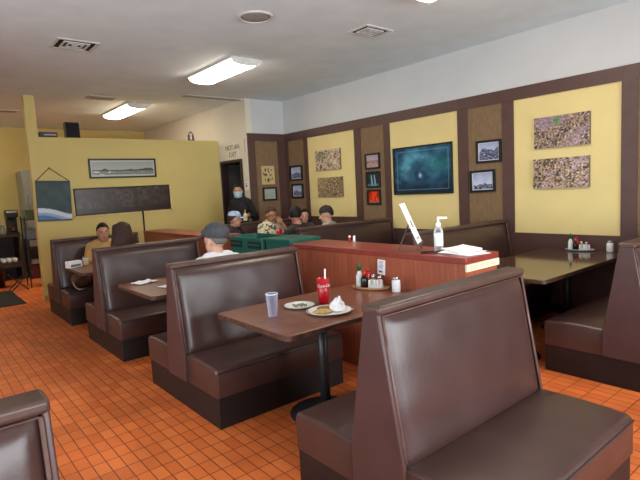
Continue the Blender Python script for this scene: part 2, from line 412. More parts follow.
rb = make_booth(RL, 'brown booth at the right edge, its back to the glossy wall table', 'booths along the right wall'); rb.location = (RX, 1.349, 0)
dup(rb, 'dark booth at the right wall under the two small monochrome photographs', (RX, 3.36, 0))
dup(rb, 'dark long booth back in front of the group of diners', (RX, 5.27, 0))
rs = make_booth(RL, 'booth bench in the far corner behind the seated group', 'booths along the right wall', sides=(-1,)); rs.location = (RX, 7.30, 0)

# ------------------------------------------------------------------ divider
DX0, DX1 = 2.95, 3.37; ZD = 1.063
def divider(name_label, y0, y1, plate):
    t = thing('divider', name_label, 'divider', (DX0, y0, 0), group='red wood half-wall sections')
    w = DX1 - DX0; l = y1 - y0
    MB().box(0.012, w - 0.012, 0.012, l - 0.012, 0.0, ZD - 0.045).build('body', DIVW, t)
    MB().box(0, w, 0, l, ZD - 0.045, ZD).build('top', DIVT, t, bevel=0.006)
    if plate:
        p = MB().box(0.004, w - 0.004, -0.004, 0.0115, ZD - 0.098, ZD - 0.046).build('end_plate', mat('cream_plate', 'e9dcc0', 0.5), t)
        p['label'] = 'cream printed plate'
        q = MB(); xs = 0.05
        for r_ in range(2):
            x = xs
            while x < w - 0.08:
                l_ = random.uniform(0.012, 0.035); q.box(x, x + l_, -0.0048, -0.0042, ZD - 0.066 - r_ * 0.014, ZD - 0.061 - r_ * 0.014); x += l_ + 0.008
        q.build('printed_lines', mat('faint_tan_ink', 'b49a72', 0.6), p)
    return t
divider('red wood divider wall between the near table and the right-wall booths, papers on top', 2.01, 4.06, True)
divider('far red wood divider behind the second table, near the yellow partition', 5.75, 8.17, False)

# ------------------------------------------------------------------ tables
def table(label, x0, x1, y0, y1, top, posts, fix_edge):
    t = thing('booth_table', label, 'table', ((x0 + x1) / 2, (y0 + y1) / 2, 0), group='booth tables')
    w = (x1 - x0) / 2; h = (y1 - y0) / 2; r = 0.035
    pts = []
    for (cx, cy, a0) in ((w - 0.004, h - 0.004, 0), (-w + r, h - r, 90), (-w + r, -h + r, 180), (w - 0.004, -h + 0.004, 270)):
        if cx > 0: pts.append((cx, cy)); continue
        for k in range(7):
            a = math.radians(a0 + 15 * k); pts.append((cx + r * math.cos(a), cy + r * math.sin(a)))
    MB().prism(pts, 0.741, 0.775, 'z').build('tabletop', top, t, bevel=0.004)
    ep = [(p[0], p[1], 0.757) for p in pts if p[0] < w - 0.01]
    ep = [(w - 0.01, h, 0.757)] + ep + [(w - 0.01, -h, 0.757)]
    m = MB(); n_ = len(ep); vs = []
    for (x, y, z) in ep:
        d_ = Vector((x, y, 0)); nx = Vector((min(0, x + w - r) , (y - (h - r)) if y > h - r else ((y + h - r) if y < -h + r else 0), 0)); nx = nx.normalized() if nx.length > 1e-6 else Vector((-1, 0, 0))
        for (o_, zz) in ((0.0005, 0.742), (0.003, 0.744), (0.003, 0.772), (0.0005, 0.774)): vs.append((x + nx.x * o_, y + nx.y * o_, zz))
    fs = [(i * 4 + j, i * 4 + j + 1, (i + 1) * 4 + j + 1, (i + 1) * 4 + j) for i in range(n_ - 1) for j in range(3)]
    m.add(vs, fs).build('edge_band', TEDGE, t)
    for px in posts:
        MB().tube([(px, 0, 0.02), (px, 0, 0.735)], 0.036, 16).build('pedestal', METALD, t, smooth=True)
        MB().lathe([(0.26, 0), (0.26, 0.008), (0.08, 0.03), (0.03, 0.035)], 24, (px, 0, 0)).build('base', METALD, t, smooth=True)
        MB().box(px - 0.2, px + 0.2, -0.2, 0.2, 0.728, 0.741).build('mounting_plate', METALD, t)
    return t
table('brown table with the red tumbler and dirty plates', 1.575, 2.948, 2.255, 3.10, TTOP, (-0.09,), True)
table('brown table with white napkins where the capped man sits', 1.49, 2.948, 4.06, 4.95, TTOP, (0.0,), True)
table('far table between the two women', 1.47, 2.948, 6.10, 6.98, TTOP, (0.0,), True)
table('glossy dark table against the right wall reflecting the yellow panel', 3.85, 5.755, 1.90, 2.80, TTOPD, (-0.70, 0.45), True)
table('table of the group in the far corner', 4.15, 5.755, 5.98, 6.60, TTOPD, (-0.3, 0.4), True)

# ------------------------------------------------------------------ art
def srgb(r, g, b_): return tuple((c / 12.92 if c <= 0.04045 else ((c + 0.055) / 1.055) ** 2.4) for c in (r, g, b_))
def mixc(a, c, t): t = max(0, min(1, t)); return tuple(a[i] * (1 - t) + c[i] * t for i in range(3))
def art_grid(name, P, nu, nv, fn, parent, rough=0.35):
    m = MB(); m.grid(P, nu, nv); o = m.build(name, art_mat(rough), parent, fix=False)
    ca = o.data.color_attributes.new('art', 'FLOAT_COLOR', 'POINT')
    k = 0
    for j in range(nv + 1):
        for i in range(nu + 1):
            c = fn(i / nu, j / nv); ca.data[k].color = (*srgb(*[max(0, min(1, x)) for x in c]), 1); k += 1
    return o
def nz2(u, v, s, sd=0.0): return noise.noise(Vector((u * s, v * s, sd)))
def a_mosaic(sd, base, alt, third):
    def f(u, v):
        q = Vector((u * 2.0 * 7 + nz2(u, v, 9, sd) * 1.3, v * 7 + nz2(u, v, 9, sd + 4) * 1.3, sd))
        c = noise.cell(q * 1.6); d = noise.noise(q * 1.8); e = noise.noise(Vector((u * 3, v * 2, sd + 9)))
        col = mixc(base, alt, c * 0.9); col = mixc(col, third, max(0, d) * 1.6)
        if d < -0.28: col = mixc(col, (0.12, 0.09, 0.08), 0.8)
        g_ = noise.noise(Vector((u * 30, v * 18, sd + 2))); col = mixc(col, (0.93, 0.88, 0.80) if g_ > 0 else (0.10, 0.08, 0.09), max(0, abs(g_) - 0.12) * 1.5)
        col = mixc(col, third, max(0, min(0.55, 1.6 * noise.noise(Vector((u * 2.4, v * 1.6, sd + 21))))))
        if sd == 1: col = mixc(col, (0.22, 0.52, 0.16), max(0, 1 - math.hypot((u - .42) * 2, v - .84) / .16))
        elif e > 0.3: col = mixc(col, (0.34, 0.42, 0.26), 0.4)
        return col
    return f
def a_wave(u, v):
    x = (u - 0.47) * 1.6; y = (v - 0.38); r = math.hypot(x, y); a = math.atan2(y, x)
    k = min(1.0, max(0.0, (r - 0.04) / 0.5))
    sp = 0.5 + 0.5 * math.sin(a * 2.0 + math.log(r + 0.02) * 4.0 + 2.4 * nz2(u, v, 5))
    rr = math.hypot(x * 0.85 + 0.08 * y, y); band = math.exp(-((rr - 0.40) / 0.15) ** 2) * min(1, max(0, (v - 0.25) * 3)) * (1.15 - 0.5 * u)
    c = mixc((0.08, 0.24, 0.34), (0.32, 0.60, 0.70), (0.35 * sp + 0.75 * band) * (0.5 + 0.5 * k) + 0.22 * nz2(u + 0.3 * v, v - 0.3 * u, 10))
    c = mixc(c, (0.55, 0.74, 0.80), max(0, nz2(u * 1.6, v, 15, 3) - 0.1) * 0.8 * band)
    c = mixc(c, (0.13, 0.44, 0.44), max(0, 0.9 - 3.0 * math.hypot(u - 0.80, v - 0.62)) * 0.7)
    c = mixc(c, (0.74, 0.87, 0.93), max(0, 1 - math.hypot(x * 1.1, y * 0.9) / 0.075))
    c = mixc(c, (0.05, 0.08, 0.15), max(0, 1 - v / 0.30) * 0.75)
    if 0.045 < min(u, 1 - u, v * 0.72, (1 - v) * 0.72) < 0.056: c = mixc(c, (0.50, 0.68, 0.76), 0.6)
    return c
def a_beach(u, v):
    if v > 0.55 + 0.05 * nz2(u, v, 4): return mixc((0.78, 0.70, 0.74), (0.62, 0.55, 0.62), v)
    return mixc((0.72, 0.60, 0.58), (0.45, 0.32, 0.34), 1.2 * abs(nz2(u, v * 3, 5)) + (0.3 if v > 0.35 else 0))
def a_fall(u, v):
    c = mixc((0.06, 0.12, 0.14), (0.16, 0.26, 0.26), 0.5 + nz2(u, v, 8, 2))
    for k, cx in enumerate((0.36, 0.62)):
        c = mixc(c, (0.72, 0.85, 0.92), max(0, 1 - abs(u - cx - 0.10 * (0.5 - v)) / (0.05 + 0.05 * (1 - v))) * (v < 0.85))
    if v < 0.2: c = mixc(c, (0.35, 0.55, 0.65), 0.6)
    return c
def a_lava(u, v):
    c = mixc((0.75, 0.12, 0.05), (0.95, 0.35, 0.12), 0.5 + nz2(u, v, 6, 5))
    c = mixc(c, (0.35, 0.06, 0.05), max(0, abs(u - 0.5 - 0.1 * nz2(u, v, 3)) * 2.2 - 0.5 + (v - 0.5) * 0.6))
    if v < 0.16: c = mixc((0.75, 0.55, 0.45), (0.15, 0.08, 0.08), 0.5 + nz2(u, v, 20, 1) * 1.4)
    return c
def a_mono(sd, hz):
    def f(u, v):
        if u < 0.04 or u > 0.96 or v < 0.05 or v > 0.95: return (0.85, 0.86, 0.90)
        h = hz + 0.18 * nz2(u * 2.2, 0.3, 2.2, sd)
        if v > h + 0.12 * max(0, nz2(u, 0.1, 7, sd)): return mixc((0.80, 0.82, 0.90), (0.62, 0.66, 0.78), v + 0.3 * nz2(u, v, 4, sd))
        return mixc((0.18, 0.19, 0.28), (0.62, 0.64, 0.74), 0.45 + 0.9 * nz2(u, v * 2, 9, sd))
    return f
def a_sketch(u, v):
    if u < 0.10 or u > 0.90 or v < 0.08 or v > 0.92: return (0.76, 0.68, 0.48)
    return mixc((0.82, 0.74, 0.55), (0.35, 0.27, 0.2), 1.0 if nz2(u, v * 1.3, 5, 8) > 0.12 else 0.12)
def a_pale(u, v):
    if v > 0.62: return (0.62, 0.66, 0.62)
    return mixc((0.50, 0.58, 0.55), (0.66, 0.70, 0.64), 0.5 + nz2(u * 3, v, 4, 3)) if v > 0.25 else (0.62, 0.62, 0.55)
def a_pano(u, v):
    if u < 0.02 or u > 0.98 or v < 0.10 or v > 0.90: return (0.74, 0.75, 0.72)
    h = 0.40 + 0.12 * max(0, nz2(u * 3, 0.2, 4, 6)) + (0.22 * max(0, u - 0.62) * (1 + nz2(u, 0, 22, 1)))
    if v > h: return mixc((0.70, 0.73, 0.71), (0.60, 0.63, 0.62), v)
    if v > 0.33: return mixc((0.10, 0.12, 0.10), (0.42, 0.42, 0.38), 0.5 + nz2(u * 6, v, 9, 2))
    if u < 0.3 and nz2(u, v, 9, 9) > 0.1: return (0.82, 0.83, 0.82)
    return mixc((0.42, 0.44, 0.42), (0.58, 0.60, 0.58), 0.5 + nz2(u, v * 3, 8, 4))
def a_dim(u, v):
    c = mixc((0.16, 0.11, 0.09), (0.27, 0.20, 0.16), 0.5 + nz2(u * 4, v, 5, 3))
    if 0.5 < noise.cell(Vector((u * 17, v * 2.2, 1))) and nz2(u * 5, v, 8, 7) > 0: c = mixc(c, (0.36, 0.32, 0.29), 0.6)
    if v < 0.2: c = mixc(c, (0.12, 0.08, 0.07), 0.7)
    return c

def picture(label, plane, a0, a1, z0, z1, fn, frame=0.025, depth=0.03, nu=60, nv=40, canvas=False, fm_=None, rough=0.3, name=None, group=None, tilt=0.0, cat='picture', glass=False):
    # plane: ('x', X) faces -X, a runs along -y (photo left = large y); ('y', Y) faces -Y, a runs along x
    nm = name or ('canvas_print' if canvas else 'framed_picture')
    w = a1 - a0; h = z1 - z0
    # local frame: x right as seen by the viewer, z up, -y towards the room
    if plane[0] == 'x': t = thing(nm, label, cat, (plane[1], (a0 + a1) / 2, (z0 + z1) / 2), -PI / 2, group)
    else: t = thing(nm, label, cat, ((a0 + a1) / 2, plane[1], (z0 + z1) / 2), 0, group)
    t.rotation_euler = (0, tilt, t.rotation_euler.z)
    hw, hh = w / 2, h / 2
    if canvas:
        MB().box(-hw, hw, -depth, -0.001, -hh, hh).build('canvas', mat('canvas_edge', '6f5f4c', 0.7, 0.4, 30), t)
        f = 0.0; yy = -depth - 0.0008
    else:
        f = frame; m = MB(); yo = -depth
        m.box(-hw, hw, yo, -0.001, hh - f, hh).box(-hw, hw, yo, -0.001, -hh, -hh + f).box(-hw, -hw + f, yo, -0.001, -hh + f, hh - f).box(hw - f, hw, yo, -0.001, -hh + f, hh - f)
        m.build('frame', fm_ or BLACK, t, bevel=0.003)
        MB().box(-hw + f, hw - f, -0.010, -0.001, -hh + f, hh - f).build('backing', PLINTH, t); yy = -0.012
    art_grid('print', lambda u, v: (-hw + f + u * (w - 2 * f), yy, -hh + f + v * (h - 2 * f)), nu, nv, fn, t, rough)
    if glass: MB().box(-hw + f, hw - f, -0.020, -0.018, -hh + f, hh - f).build('glass', thin_glass('picture_glass'), t)
    return t
XW = W - 0.012; XT = W - 0.012
picture('upper colourful canvas on the nearest yellow panel, above its twin', ('x', XW), 2.332, 2.952, 1.928, 2.280, a_mosaic(1, (0.62, 0.50, 0.38), (0.30, 0.26, 0.18), (0.60, 0.52, 0.62)), canvas=True, nu=110, nv=64, group='colourful canvases')
picture('lower colourful canvas on the nearest yellow panel, under the green-spotted one', ('x', XW), 2.336, 2.966, 1.466, 1.806, a_mosaic(7, (0.66, 0.52, 0.38), (0.38, 0.30, 0.20), (0.70, 0.64, 0.72)), canvas=True, nu=110, nv=64, group='colourful canvases')
picture('upper patterned canvas on the far yellow panel above the diners', ('x', XW), 6.364, 7.02, 1.915, 2.268, a_mosaic(13, (0.74, 0.64, 0.54), (0.38, 0.24, 0.18), (0.84, 0.78, 0.70)), canvas=True, nu=80, nv=48, group='colourful canvases')
picture('lower brown patterned canvas on the far yellow panel above the diners', ('x', XW), 6.334, 6.99, 1.446, 1.788, a_mosaic(19, (0.58, 0.47, 0.33), (0.26, 0.19, 0.12), (0.68, 0.60, 0.45)), canvas=True, nu=80, nv=48, group='colourful canvases')
picture('large black-framed picture of a teal ocean wave on the yellow panel', ('x', XW), 4.105, 5.172, 1.442, 2.142, a_wave, nu=120, nv=80, frame=0.022, rough=0.25)
picture('upper monochrome framed photograph on the tan panel beside the wave picture', ('x', XT), 3.383, 3.736, 1.816, 2.100, a_mono(2, 0.55), frame=0.028, rough=0.2)
picture('lower monochrome framed photograph on the tan panel, ship on the horizon', ('x', XT), 3.472, 3.836, 1.444, 1.728, a_mono(5, 0.30), frame=0.030, rough=0.2, tilt=-0.02)
picture('pinkish beach picture, topmost of the three small framed pictures', ('x', XT), 5.453, 5.774, 1.865, 2.113, a_beach, frame=0.026, nu=40, nv=30)
picture('dark waterfall picture, middle of the three small framed pictures', ('x', XT), 5.457, 5.768, 1.570, 1.826, a_fall, frame=0.026, nu=40, nv=30)
picture('red glowing lava picture, lowest of the three small framed pictures', ('x', XT), 5.462, 5.762, 1.299, 1.539, a_lava, frame=0.026, nu=40, nv=30)
picture('upper small blue-grey framed photograph at the far end of the right wall', ('x', XT), 7.445, 7.824, 1.775, 2.060, a_mono(8, 0.5), frame=0.035, nu=40, nv=30)
picture('lower small blue-grey framed photograph at the far end of the right wall', ('x', XT), 7.444, 7.800, 1.440, 1.714, a_mono(11, 0.45), frame=0.035, nu=40, nv=30)
picture('tan framed drawing hung above a pale picture on the corner wall', ('y', YJ - 0.012), 5.195, 5.483, 1.730, 2.079, a_sketch, frame=0.020, fm_=mat('tan_frame', 'bfa97a', 0.5), nu=40, nv=44)
picture('black-framed pale landscape below the tan drawing on the corner wall', ('y', YJ - 0.012), 5.199, 5.515, 1.424, 1.677, a_pale, frame=0.03, nu=40, nv=30)
picture('long black-framed panoramic harbour photograph on the yellow partition', ('y', YP), 2.452, 3.620, 1.974, 2.310, a_pano, frame=0.028, nu=150, nv=44, rough=0.25)
pw = picture('long dark brown glazed panel below the panoramic photograph on the partition', ('y', YP), 2.172, 3.845, 1.360, 1.820, a_dim, frame=0.022, fm_=mat('dark_wood_frame', '33221c', 0.5), nu=150, nv=44, rough=0.3, tilt=-0.008)
MB().box(-0.862, -0.8385, -0.016, -0.001, -0.255, 0.23).box(0.8385, 0.872, -0.016, -0.001, -0.255, 0.25).box(-0.862, 0.872, -0.016, -0.001, -0.258, -0.2315).build('outer_trim', mat('cream_trim', 'd8c27c', 0.6), pw)
# hanging banner plaque
bn = thing('hanging_plaque', 'dark teal plaque with a white streak, hung by a string on the partition', 'wall hanging', (1.870, YP, 1.64), 0)
bn.rotation_euler = (0, 0.03, 0)
MB().box(-0.255, 0.255, -0.03, -0.004, -0.34, 0.315).build('board', mat('teal_board_edge', '2e4648', 0.5), bn, bevel=0.004)
def a_streak(u, v):
    c = mixc((0.13, 0.22, 0.24), (0.19, 0.29, 0.29), 0.5 + nz2(u, v, 5, 2))
    b0 = 0.24 - 0.14 * u + 0.03 * math.sin(u * 5)
    if b0 - 0.03 < v < b0 + 0.08: c = (0.80, 0.84, 0.88)
    elif 0.02 < v < b0 - 0.03: c = (0.30, 0.45, 0.66) if v < b0 - 0.1 else (0.55, 0.66, 0.80)
    if v > 0.95: c = (0.13, 0.16, 0.17)
    return c
art_grid('print', lambda u, v: (-0.25 + u * 0.5, -0.0308, -0.335 + v * 0.64), 50, 60, a_streak, bn, 0.55)
MB().tube([(-0.24, -0.016, 0.315), (-0.04, -0.012, 0.52)], 0.006, 6).tube([(-0.04, -0.012, 0.52), (0.24, -0.016, 0.315)], 0.006, 6).build('string', BLACKP, bn)
MB().cone((-0.04, 0.0, 0.525), (-0.04, -0.025, 0.525), 0.008, 0.008).build('nail', METALD, bn)

# ------------------------------------------------------------------ ceiling fittings
LAMP = mat('lamp_diffuser', 'fff6e6', 0.5, 0.01, emis=20.0, ecol='fff0d8')
def fluorescent(label, x, y, lx, ly):
    t = thing('fluorescent_light', label, 'ceiling light', (x, y, ZC), group='wraparound ceiling lights')
    MB().box(-lx / 2, lx / 2, -ly / 2, ly / 2, -0.028, -0.001).build('housing', mat('white_enamel', 'd8d6d0', 0.5), t, bevel=0.004)
    pr = []
    for k in range(9):
        a = PI * k / 8; pr.append((-(lx / 2 - 0.03) * math.cos(a) if k not in (0, 8) else (-1 if k == 0 else 1) * (lx / 2 - 0.02), -0.029 - 0.062 * math.sin(a) ** 0.6))
    MB().prism(pr, -ly / 2 + 0.03, ly / 2 - 0.03, 'y').build('diffuser', LAMP, t, smooth=False)
    for s in (-1, 1):
        MB().prism([(p[0] * 1.03, p[1] * 1.02) for p in pr], s * (ly / 2 - 0.029), s * (ly / 2 - 0.002), 'y').build('end_cap', MATS['white_enamel'], t)
    return t
fluorescent('lit fluorescent ceiling light in the middle, nearer than the one over the partition', 3.53, 6.22, 0.46, 1.28)
fluorescent('lit fluorescent ceiling light over the yellow partition', 3.41, 9.85, 0.42, 1.45)
fluorescent('added ceiling light out of view, brightening the service counter behind the partition', 0.2, 11.3, 0.46, 1.28)  # extra fitting outside the view, added to brighten the dark service corner
fluorescent('lit ceiling light cut off at the top edge of the photo', 3.70, 2.33, 0.46, 1.28)
def vent(label, x, y, w, l):
    t = thing('ceiling_vent', label, 'vent', (x, y, ZC), group='square ceiling vents')
    f = 0.03; m = MB()
    m.box(-w / 2, w / 2, -l / 2, -l / 2 + f, -0.012, -0.001).box(-w / 2, w / 2, l / 2 - f, l / 2, -0.012, -0.001).box(-w / 2, -w / 2 + f, -l / 2 + f, l / 2 - f, -0.012, -0.001).box(w / 2 - f, w / 2, -l / 2 + f, l / 2 - f, -0.012, -0.001)
    m.build('frame', mat('vent_metal', 'c8c6c2', 0.5), t)
    MB().box(-w / 2 + f, w / 2 - f, -l / 2 + f, l / 2 - f, -0.003, -0.001).build('backing', DARK, t)
    k = 0
    for s in (1, 2, 3):
        a = (w / 2 - f) * (1 - s / 3.6); c = (l / 2 - f) * (1 - s / 3.6); e = 0.020; m = MB()
        for (x0, x1, y0, y1) in ((-a, a, -c, -c + e), (-a, a, c - e, c), (-a, -a + e, -c + e, c - e), (a - e, a, -c + e, c - e)): m.box(x0, x1, y0, y1, -0.016, -0.004)
        m.build('louver_ring', MATS['vent_metal'], t)
    return t
vent('square louvred ceiling vent at the upper left', 1.60, 6.01, 0.43, 0.40)
vent('square louvred ceiling vent above the wave picture', 4.15, 4.0, 0.41, 0.32)
t = thing('ceiling_speaker', 'round grey speaker grille in the ceiling', 'speaker', (2.82, 4.25, ZC))
MB().lathe([(0.17, -0.001), (0.17, -0.012), (0.15, -0.018), (0.145, -0.012), (0.144, -0.002)], 36, cap=False).build('rim', MATS['vent_metal'], t, smooth=True)
MB().lathe([(0.143, -0.003), (0.143, -0.008), (0.10, -0.012), (0.01, -0.014)], 36).build('grille', mat('speaker_mesh', '9a9894', 0.6, 0.3, 200), t, smooth=True)
def slot(label, x, y, w, l, rz=0):
    t = thing('slot_vent', label, 'vent', (x, y, ZC), rz, group='narrow slot vents')
    MB().box(-w / 2, w / 2, -l / 2, l / 2, -0.014, -0.001).build('frame', mat('slot_vent_grey', 'b9b6b3', 0.6), t)
    MB().box(-w / 2 + 0.02, w / 2 - 0.02, -l / 2 + 0.015, l / 2 - 0.015, -0.016, -0.0145).build('grille', mat('slot_dark', '9a9692', 0.6), t)
slot('small slot vent on the ceiling before the partition light', 2.69, 8.85, 0.45, 0.28)
slot('long slot vent on the ceiling near the corner wall', 4.38, 8.12, 1.1, 0.16)
slot('slot vent on the ceiling left of the partition post', 1.45, 10.7, 0.6, 0.25)

# ------------------------------------------------------------------ things on top of the partition
t = thing('loudspeaker', 'black box loudspeaker standing on top of the partition', 'speaker', (2.265, YP + 0.075, 2.657))
MB().box(-0.11, 0.11, -0.07, 0.07, 0, 0.255).build('cabinet', BLACKP, t, bevel=0.006)
MB().box(-0.10, 0.10, -0.076, -0.071, 0.01, 0.245).build('grille', mat('speaker_cloth', '1c1c1f', 0.9), t)
t = thing('audio_receiver', 'flat dark receiver box beside the loudspeaker on the partition', 'electronics', (1.90, YP + 0.08, 2.657))
MB().box(-0.13, 0.13, -0.065, 0.065, 0.008, 0.085).build('case', BLACKP, t, bevel=0.004)
MB().box(-0.07, 0.11, -0.069, -0.066, 0.03, 0.055).build('display', mat('silver_display', '8f9092', 0.3), t)
for sx in (-0.11, 0.11):
    MB().lathe([(0.012, 0), (0.012, 0.0079)], 10, (sx, 0, 0)).build('foot', BLACKP, t)
t = thing('lantern', 'small black arched lantern on the partition near the door sign', 'ornament', (4.41, YP + 0.08, 2.657))
MB().box(-0.05, 0.05, -0.04, 0.04, 0, 0.02).box(-0.05, -0.038, -0.03, 0.03, 0.02, 0.11).box(0.038, 0.05, -0.03, 0.03, 0.02, 0.11).build('frame', BLACKP, t)
MB().tube([(-0.045 * math.cos(k * PI / 8), 0, 0.11 + 0.06 * math.sin(k * PI / 8)) for k in range(9)], 0.010, 8).build('arch', BLACKP, t)
MB().lathe([(0.02, 0.02), (0.02, 0.08)], 12).build('candle', PAPER, t)
# signs near the door
t = thing('door_sign', 'white paper sign reading NOT AN EXIT above the doorway', 'sign', (XC, 8.53, 2.40), -PI / 2)
MB().box(-0.25, 0.25, -0.004, -0.001, -0.15, 0.15).build('sheet', mat('sign_paper', 'd8d3c4', 0.7), t)
text_obj('lettering', 'NOT AN\nEXIT', 0.135, BLACK, t, Matrix.Translation((0, -0.0052, 0)) @ Matrix.Rotation(PI / 2, 4, 'X'), 0.0008)
t = thing('notice_card', 'small white notice on the door jamb beside the switch height', 'sign', (XC, 8.095, 1.72), -PI / 2)
MB().box(-0.065, 0.065, -0.006, -0.001, -0.075, 0.075).build('card', PAPER, t)
MB().box(-0.03, 0.02, -0.0068, -0.0062, -0.02, 0.03).box(-0.04, 0.035, -0.0068, -0.0062, 0.045, 0.055).build('print', mat('grey_ink', '6f7276', 0.6), t)
t = thing('wall_strip_sign', 'narrow red and white strip sign at the corner above the doorway', 'sign', (XC, 8.02, 2.47), -PI / 2)
MB().box(-0.028, 0.028, -0.02, -0.001, -0.135, 0.135).build('strip', mat('white_sign', 'd9d0cc', 0.5), t)
MB().box(-0.028, -0.012, -0.022, -0.0205, -0.13, 0.13).build('red_band', mat('sign_red', 'a8322c', 0.5), t)

# ------------------------------------------------------------------ small tabletop things
def clear_plastic(name, hexc, fac):
    m = bpy.data.materials.new(name); m.use_nodes = True
    nt = m.node_tree; N = nt.nodes; b = N['Principled BSDF']; b.inputs['Base Color'].default_value = lin(hexc) + [1]; b.inputs['Roughness'].default_value = 0.2
    tr = N.new('ShaderNodeBsdfTransparent'); tr.inputs['Color'].default_value = (0.96, 0.96, 0.99, 1)
    mx = N.new('ShaderNodeMixShader'); lw = N.new('ShaderNodeLayerWeight'); lw.inputs['Blend'].default_value = fac
    nt.links.new(lw.outputs['Facing'], mx.inputs['Fac'])
    nt.links.new(tr.outputs['BSDF'], mx.inputs[1]); nt.links.new(b.outputs['BSDF'], mx.inputs[2]); nt.links.new(mx.outputs['Shader'], N['Material Output'].inputs['Surface'])
    return m
PLAST = clear_plastic('clear_tumbler', 'cdd0e8', 0.35)
def tumbler(name, label, loc, r0, r1, h, m, cat='cup', wall=0.003, group=None):
    t = thing(name, label, cat, loc, group=group)
    MB().lathe([(r0 * 0.9, 0.0), (r0, 0.004), (r1, h), (r1 - wall, h), (r0 - wall, 0.008), (0.004, 0.008)], 28).build('cup_body', m, t, smooth=True)
    return t
TZ = 0.776
t = tumbler('water_glass', 'empty clear plastic water glass near the corner of the brown table', (1.78, 2.70, TZ), 0.030, 0.041, 0.155, PLAST)
MB().lathe([(0.0415, 0.150), (0.0425, 0.152), (0.0425, 0.1555), (0.0405, 0.1565), (0.0375, 0.155)], 28, cap=False).build('rim', mat('frosted_rim', 'dfe4f0', 0.3), t, smooth=True)
RED = mat('red_plastic', 'b0101f', 0.22, 0.06, trans=0.0, spec=0.6)
t = tumbler('red_tumbler', 'red plastic tumbler with white script and a straw on the brown table', (2.25, 2.735, TZ), 0.035, 0.048, 0.182, RED)
MB().tube([(0.012, 0.0, 0.02), (0.018, -0.002, 0.16), (0.024, 0.0, 0.245)], 0.006, 8).build('straw', PAPER, t, smooth=True)['label'] = 'white drinking straw'
MB().lathe([(0.0415, 0.125), (0.002, 0.126)], 24).build('drink', mat('dark_cola', '2a0d0b', 0.1), t, smooth=True)
toc = math.atan2(-2.735, -2.25)
mw = Matrix.Rotation(toc + 0.22, 4, 'Z') @ Matrix.Translation((0.0462, 0, 0.130)) @ Matrix(((0, 0, 1, 0), (1, 0, 0, 0), (0, 1, 0, 0), (0, 0, 0, 1)))
text_obj('lettering', 'Coca-Cola', 0.028, PAPER, t, mw, 0.0008, shear=0.35, bendr=0.0462)
tumbler('red_tumbler', 'red plastic tumbler on the group table in front of the patterned-shirt man', (4.33, 6.25, TZ), 0.036, 0.050, 0.245, RED)
def plate(label, loc, r, oval=1.0, rz=0.0):
    t = thing('plate', label, 'plate', loc, rz, group='dirty plates')
    MB().lathe([(r * 0.55, 0.0), (r * 0.6, 0.004), (r * 0.97, 0.016), (r, 0.019), (r * 0.98, 0.0205), (r * 0.66, 0.009), (r * 0.60, 0.007), (0.004, 0.007)], 40, sx=oval).build('dish', WHITEC, t, smooth=True)
    MB().lathe([(r * 0.985, 0.0208), (r * 0.93, 0.0192), (r * 0.935, 0.0188)], 40, sx=oval, cap=False).build('rim_band', mat('brown_rim_line', '5d5a50', 0.3), t)
    return t
def lumps(name, label, loc, cat, m, n_, rad, size, flat=0.5, seed=1, parts=None):
    rnd = random.Random(seed); t = thing(name, label, cat, loc)
    mb = MB()
    for k in range(n_):
        a = rnd.uniform(0, 2 * PI); d = rad * math.sqrt(rnd.random()); s = size * rnd.uniform(0.6, 1.3)
        mb.ball((d * math.cos(a), d * math.sin(a), s * flat * 0.9), s * rnd.uniform(0.8, 1.4), s, s * flat, 10, 6)
    o = mb.build(name + '_piece', m, t, smooth=True)
    return t
plate('large white plate with a crumpled napkin and food scraps on the near brown table', (2.095, 2.492, TZ), 0.148, 1.06, -0.6)
plate('small white plate with green scraps between the glass and the red tumbler', (2.055, 2.775, TZ), 0.112)
tag(MB().lathe([(0.052, 0), (0.058, 0.006), (0.05, 0.012), (0.01, 0.014)], 14, sx=1.3).build('leftover_pancake', mat('pancake', 'b99a5e', 0.7, 0.4, 50, 0.3, 60), smooth=True, loc=(2.04, 2.50, TZ + 0.0095)), 'yellowish leftover pancake piece on the large plate', 'food')
tag(MB().lathe([(0.030, 0), (0.036, 0.005), (0.03, 0.012), (0.01, 0.013)], 12, sx=1.5).build('leftover_crust', mat('brown_crust', '8a5c38', 0.7, 0.4, 50, 0.3, 60), smooth=True, loc=(2.11, 2.575, TZ + 0.009)), 'brown crust at the far side of the large plate', 'food')
def greens(loc, seed):
    rnd = random.Random(seed); mb = MB()
    for k in range(14):
        a = rnd.uniform(0, 6.28); d = 0.055 * math.sqrt(rnd.random()); s = rnd.uniform(0.008, 0.016)
        mb.ball((d * math.cos(a), d * math.sin(a), 0.006), s, s * 0.6, 0.006, 8, 5, Matrix.Rotation(rnd.uniform(0, 3), 3, 'Z'))
    return mb.build('vegetable_scraps', mat('scrap_green', '6f7d5a', 0.6, 0.6, 60), smooth=True, loc=loc)
g = greens((2.055, 2.775, TZ + 0.0075), 4); tag(g, 'grey green vegetable scraps on the small plate', 'food'); g['kind'] = 'stuff'
def crumple(name, label, loc, r, h, seed, cat='napkin', group='napkins'):
    mb = MB(); n_, m_ = 22, 10
    def P(u, v):
        a = 2 * PI * u; th = v * PI / 2
        k = 1 + 0.35 * noise.noise(Vector((math.cos(a) * 2.0 + seed, math.sin(a) * 2.0, v * 2.4)))
        rr = r * math.cos(th) ** 0.8 * k + 0.001
        return (rr * math.cos(a), rr * math.sin(a), max(0.0, h * (math.sin(th) ** 1.4) * (0.7 + 0.6 * abs(noise.noise(Vector((math.cos(a) * 3, math.sin(a) * 3 + seed, v * 3)))))))
    mb.grid(P, n_, m_)
    return tag(mb.build(name, PAPER, loc=loc, smooth=False), label, cat, group)
crumple('paper_napkin', 'crumpled white napkin standing on the large plate', (2.145, 2.468, TZ + 0.011), 0.050, 0.085, 3.0)
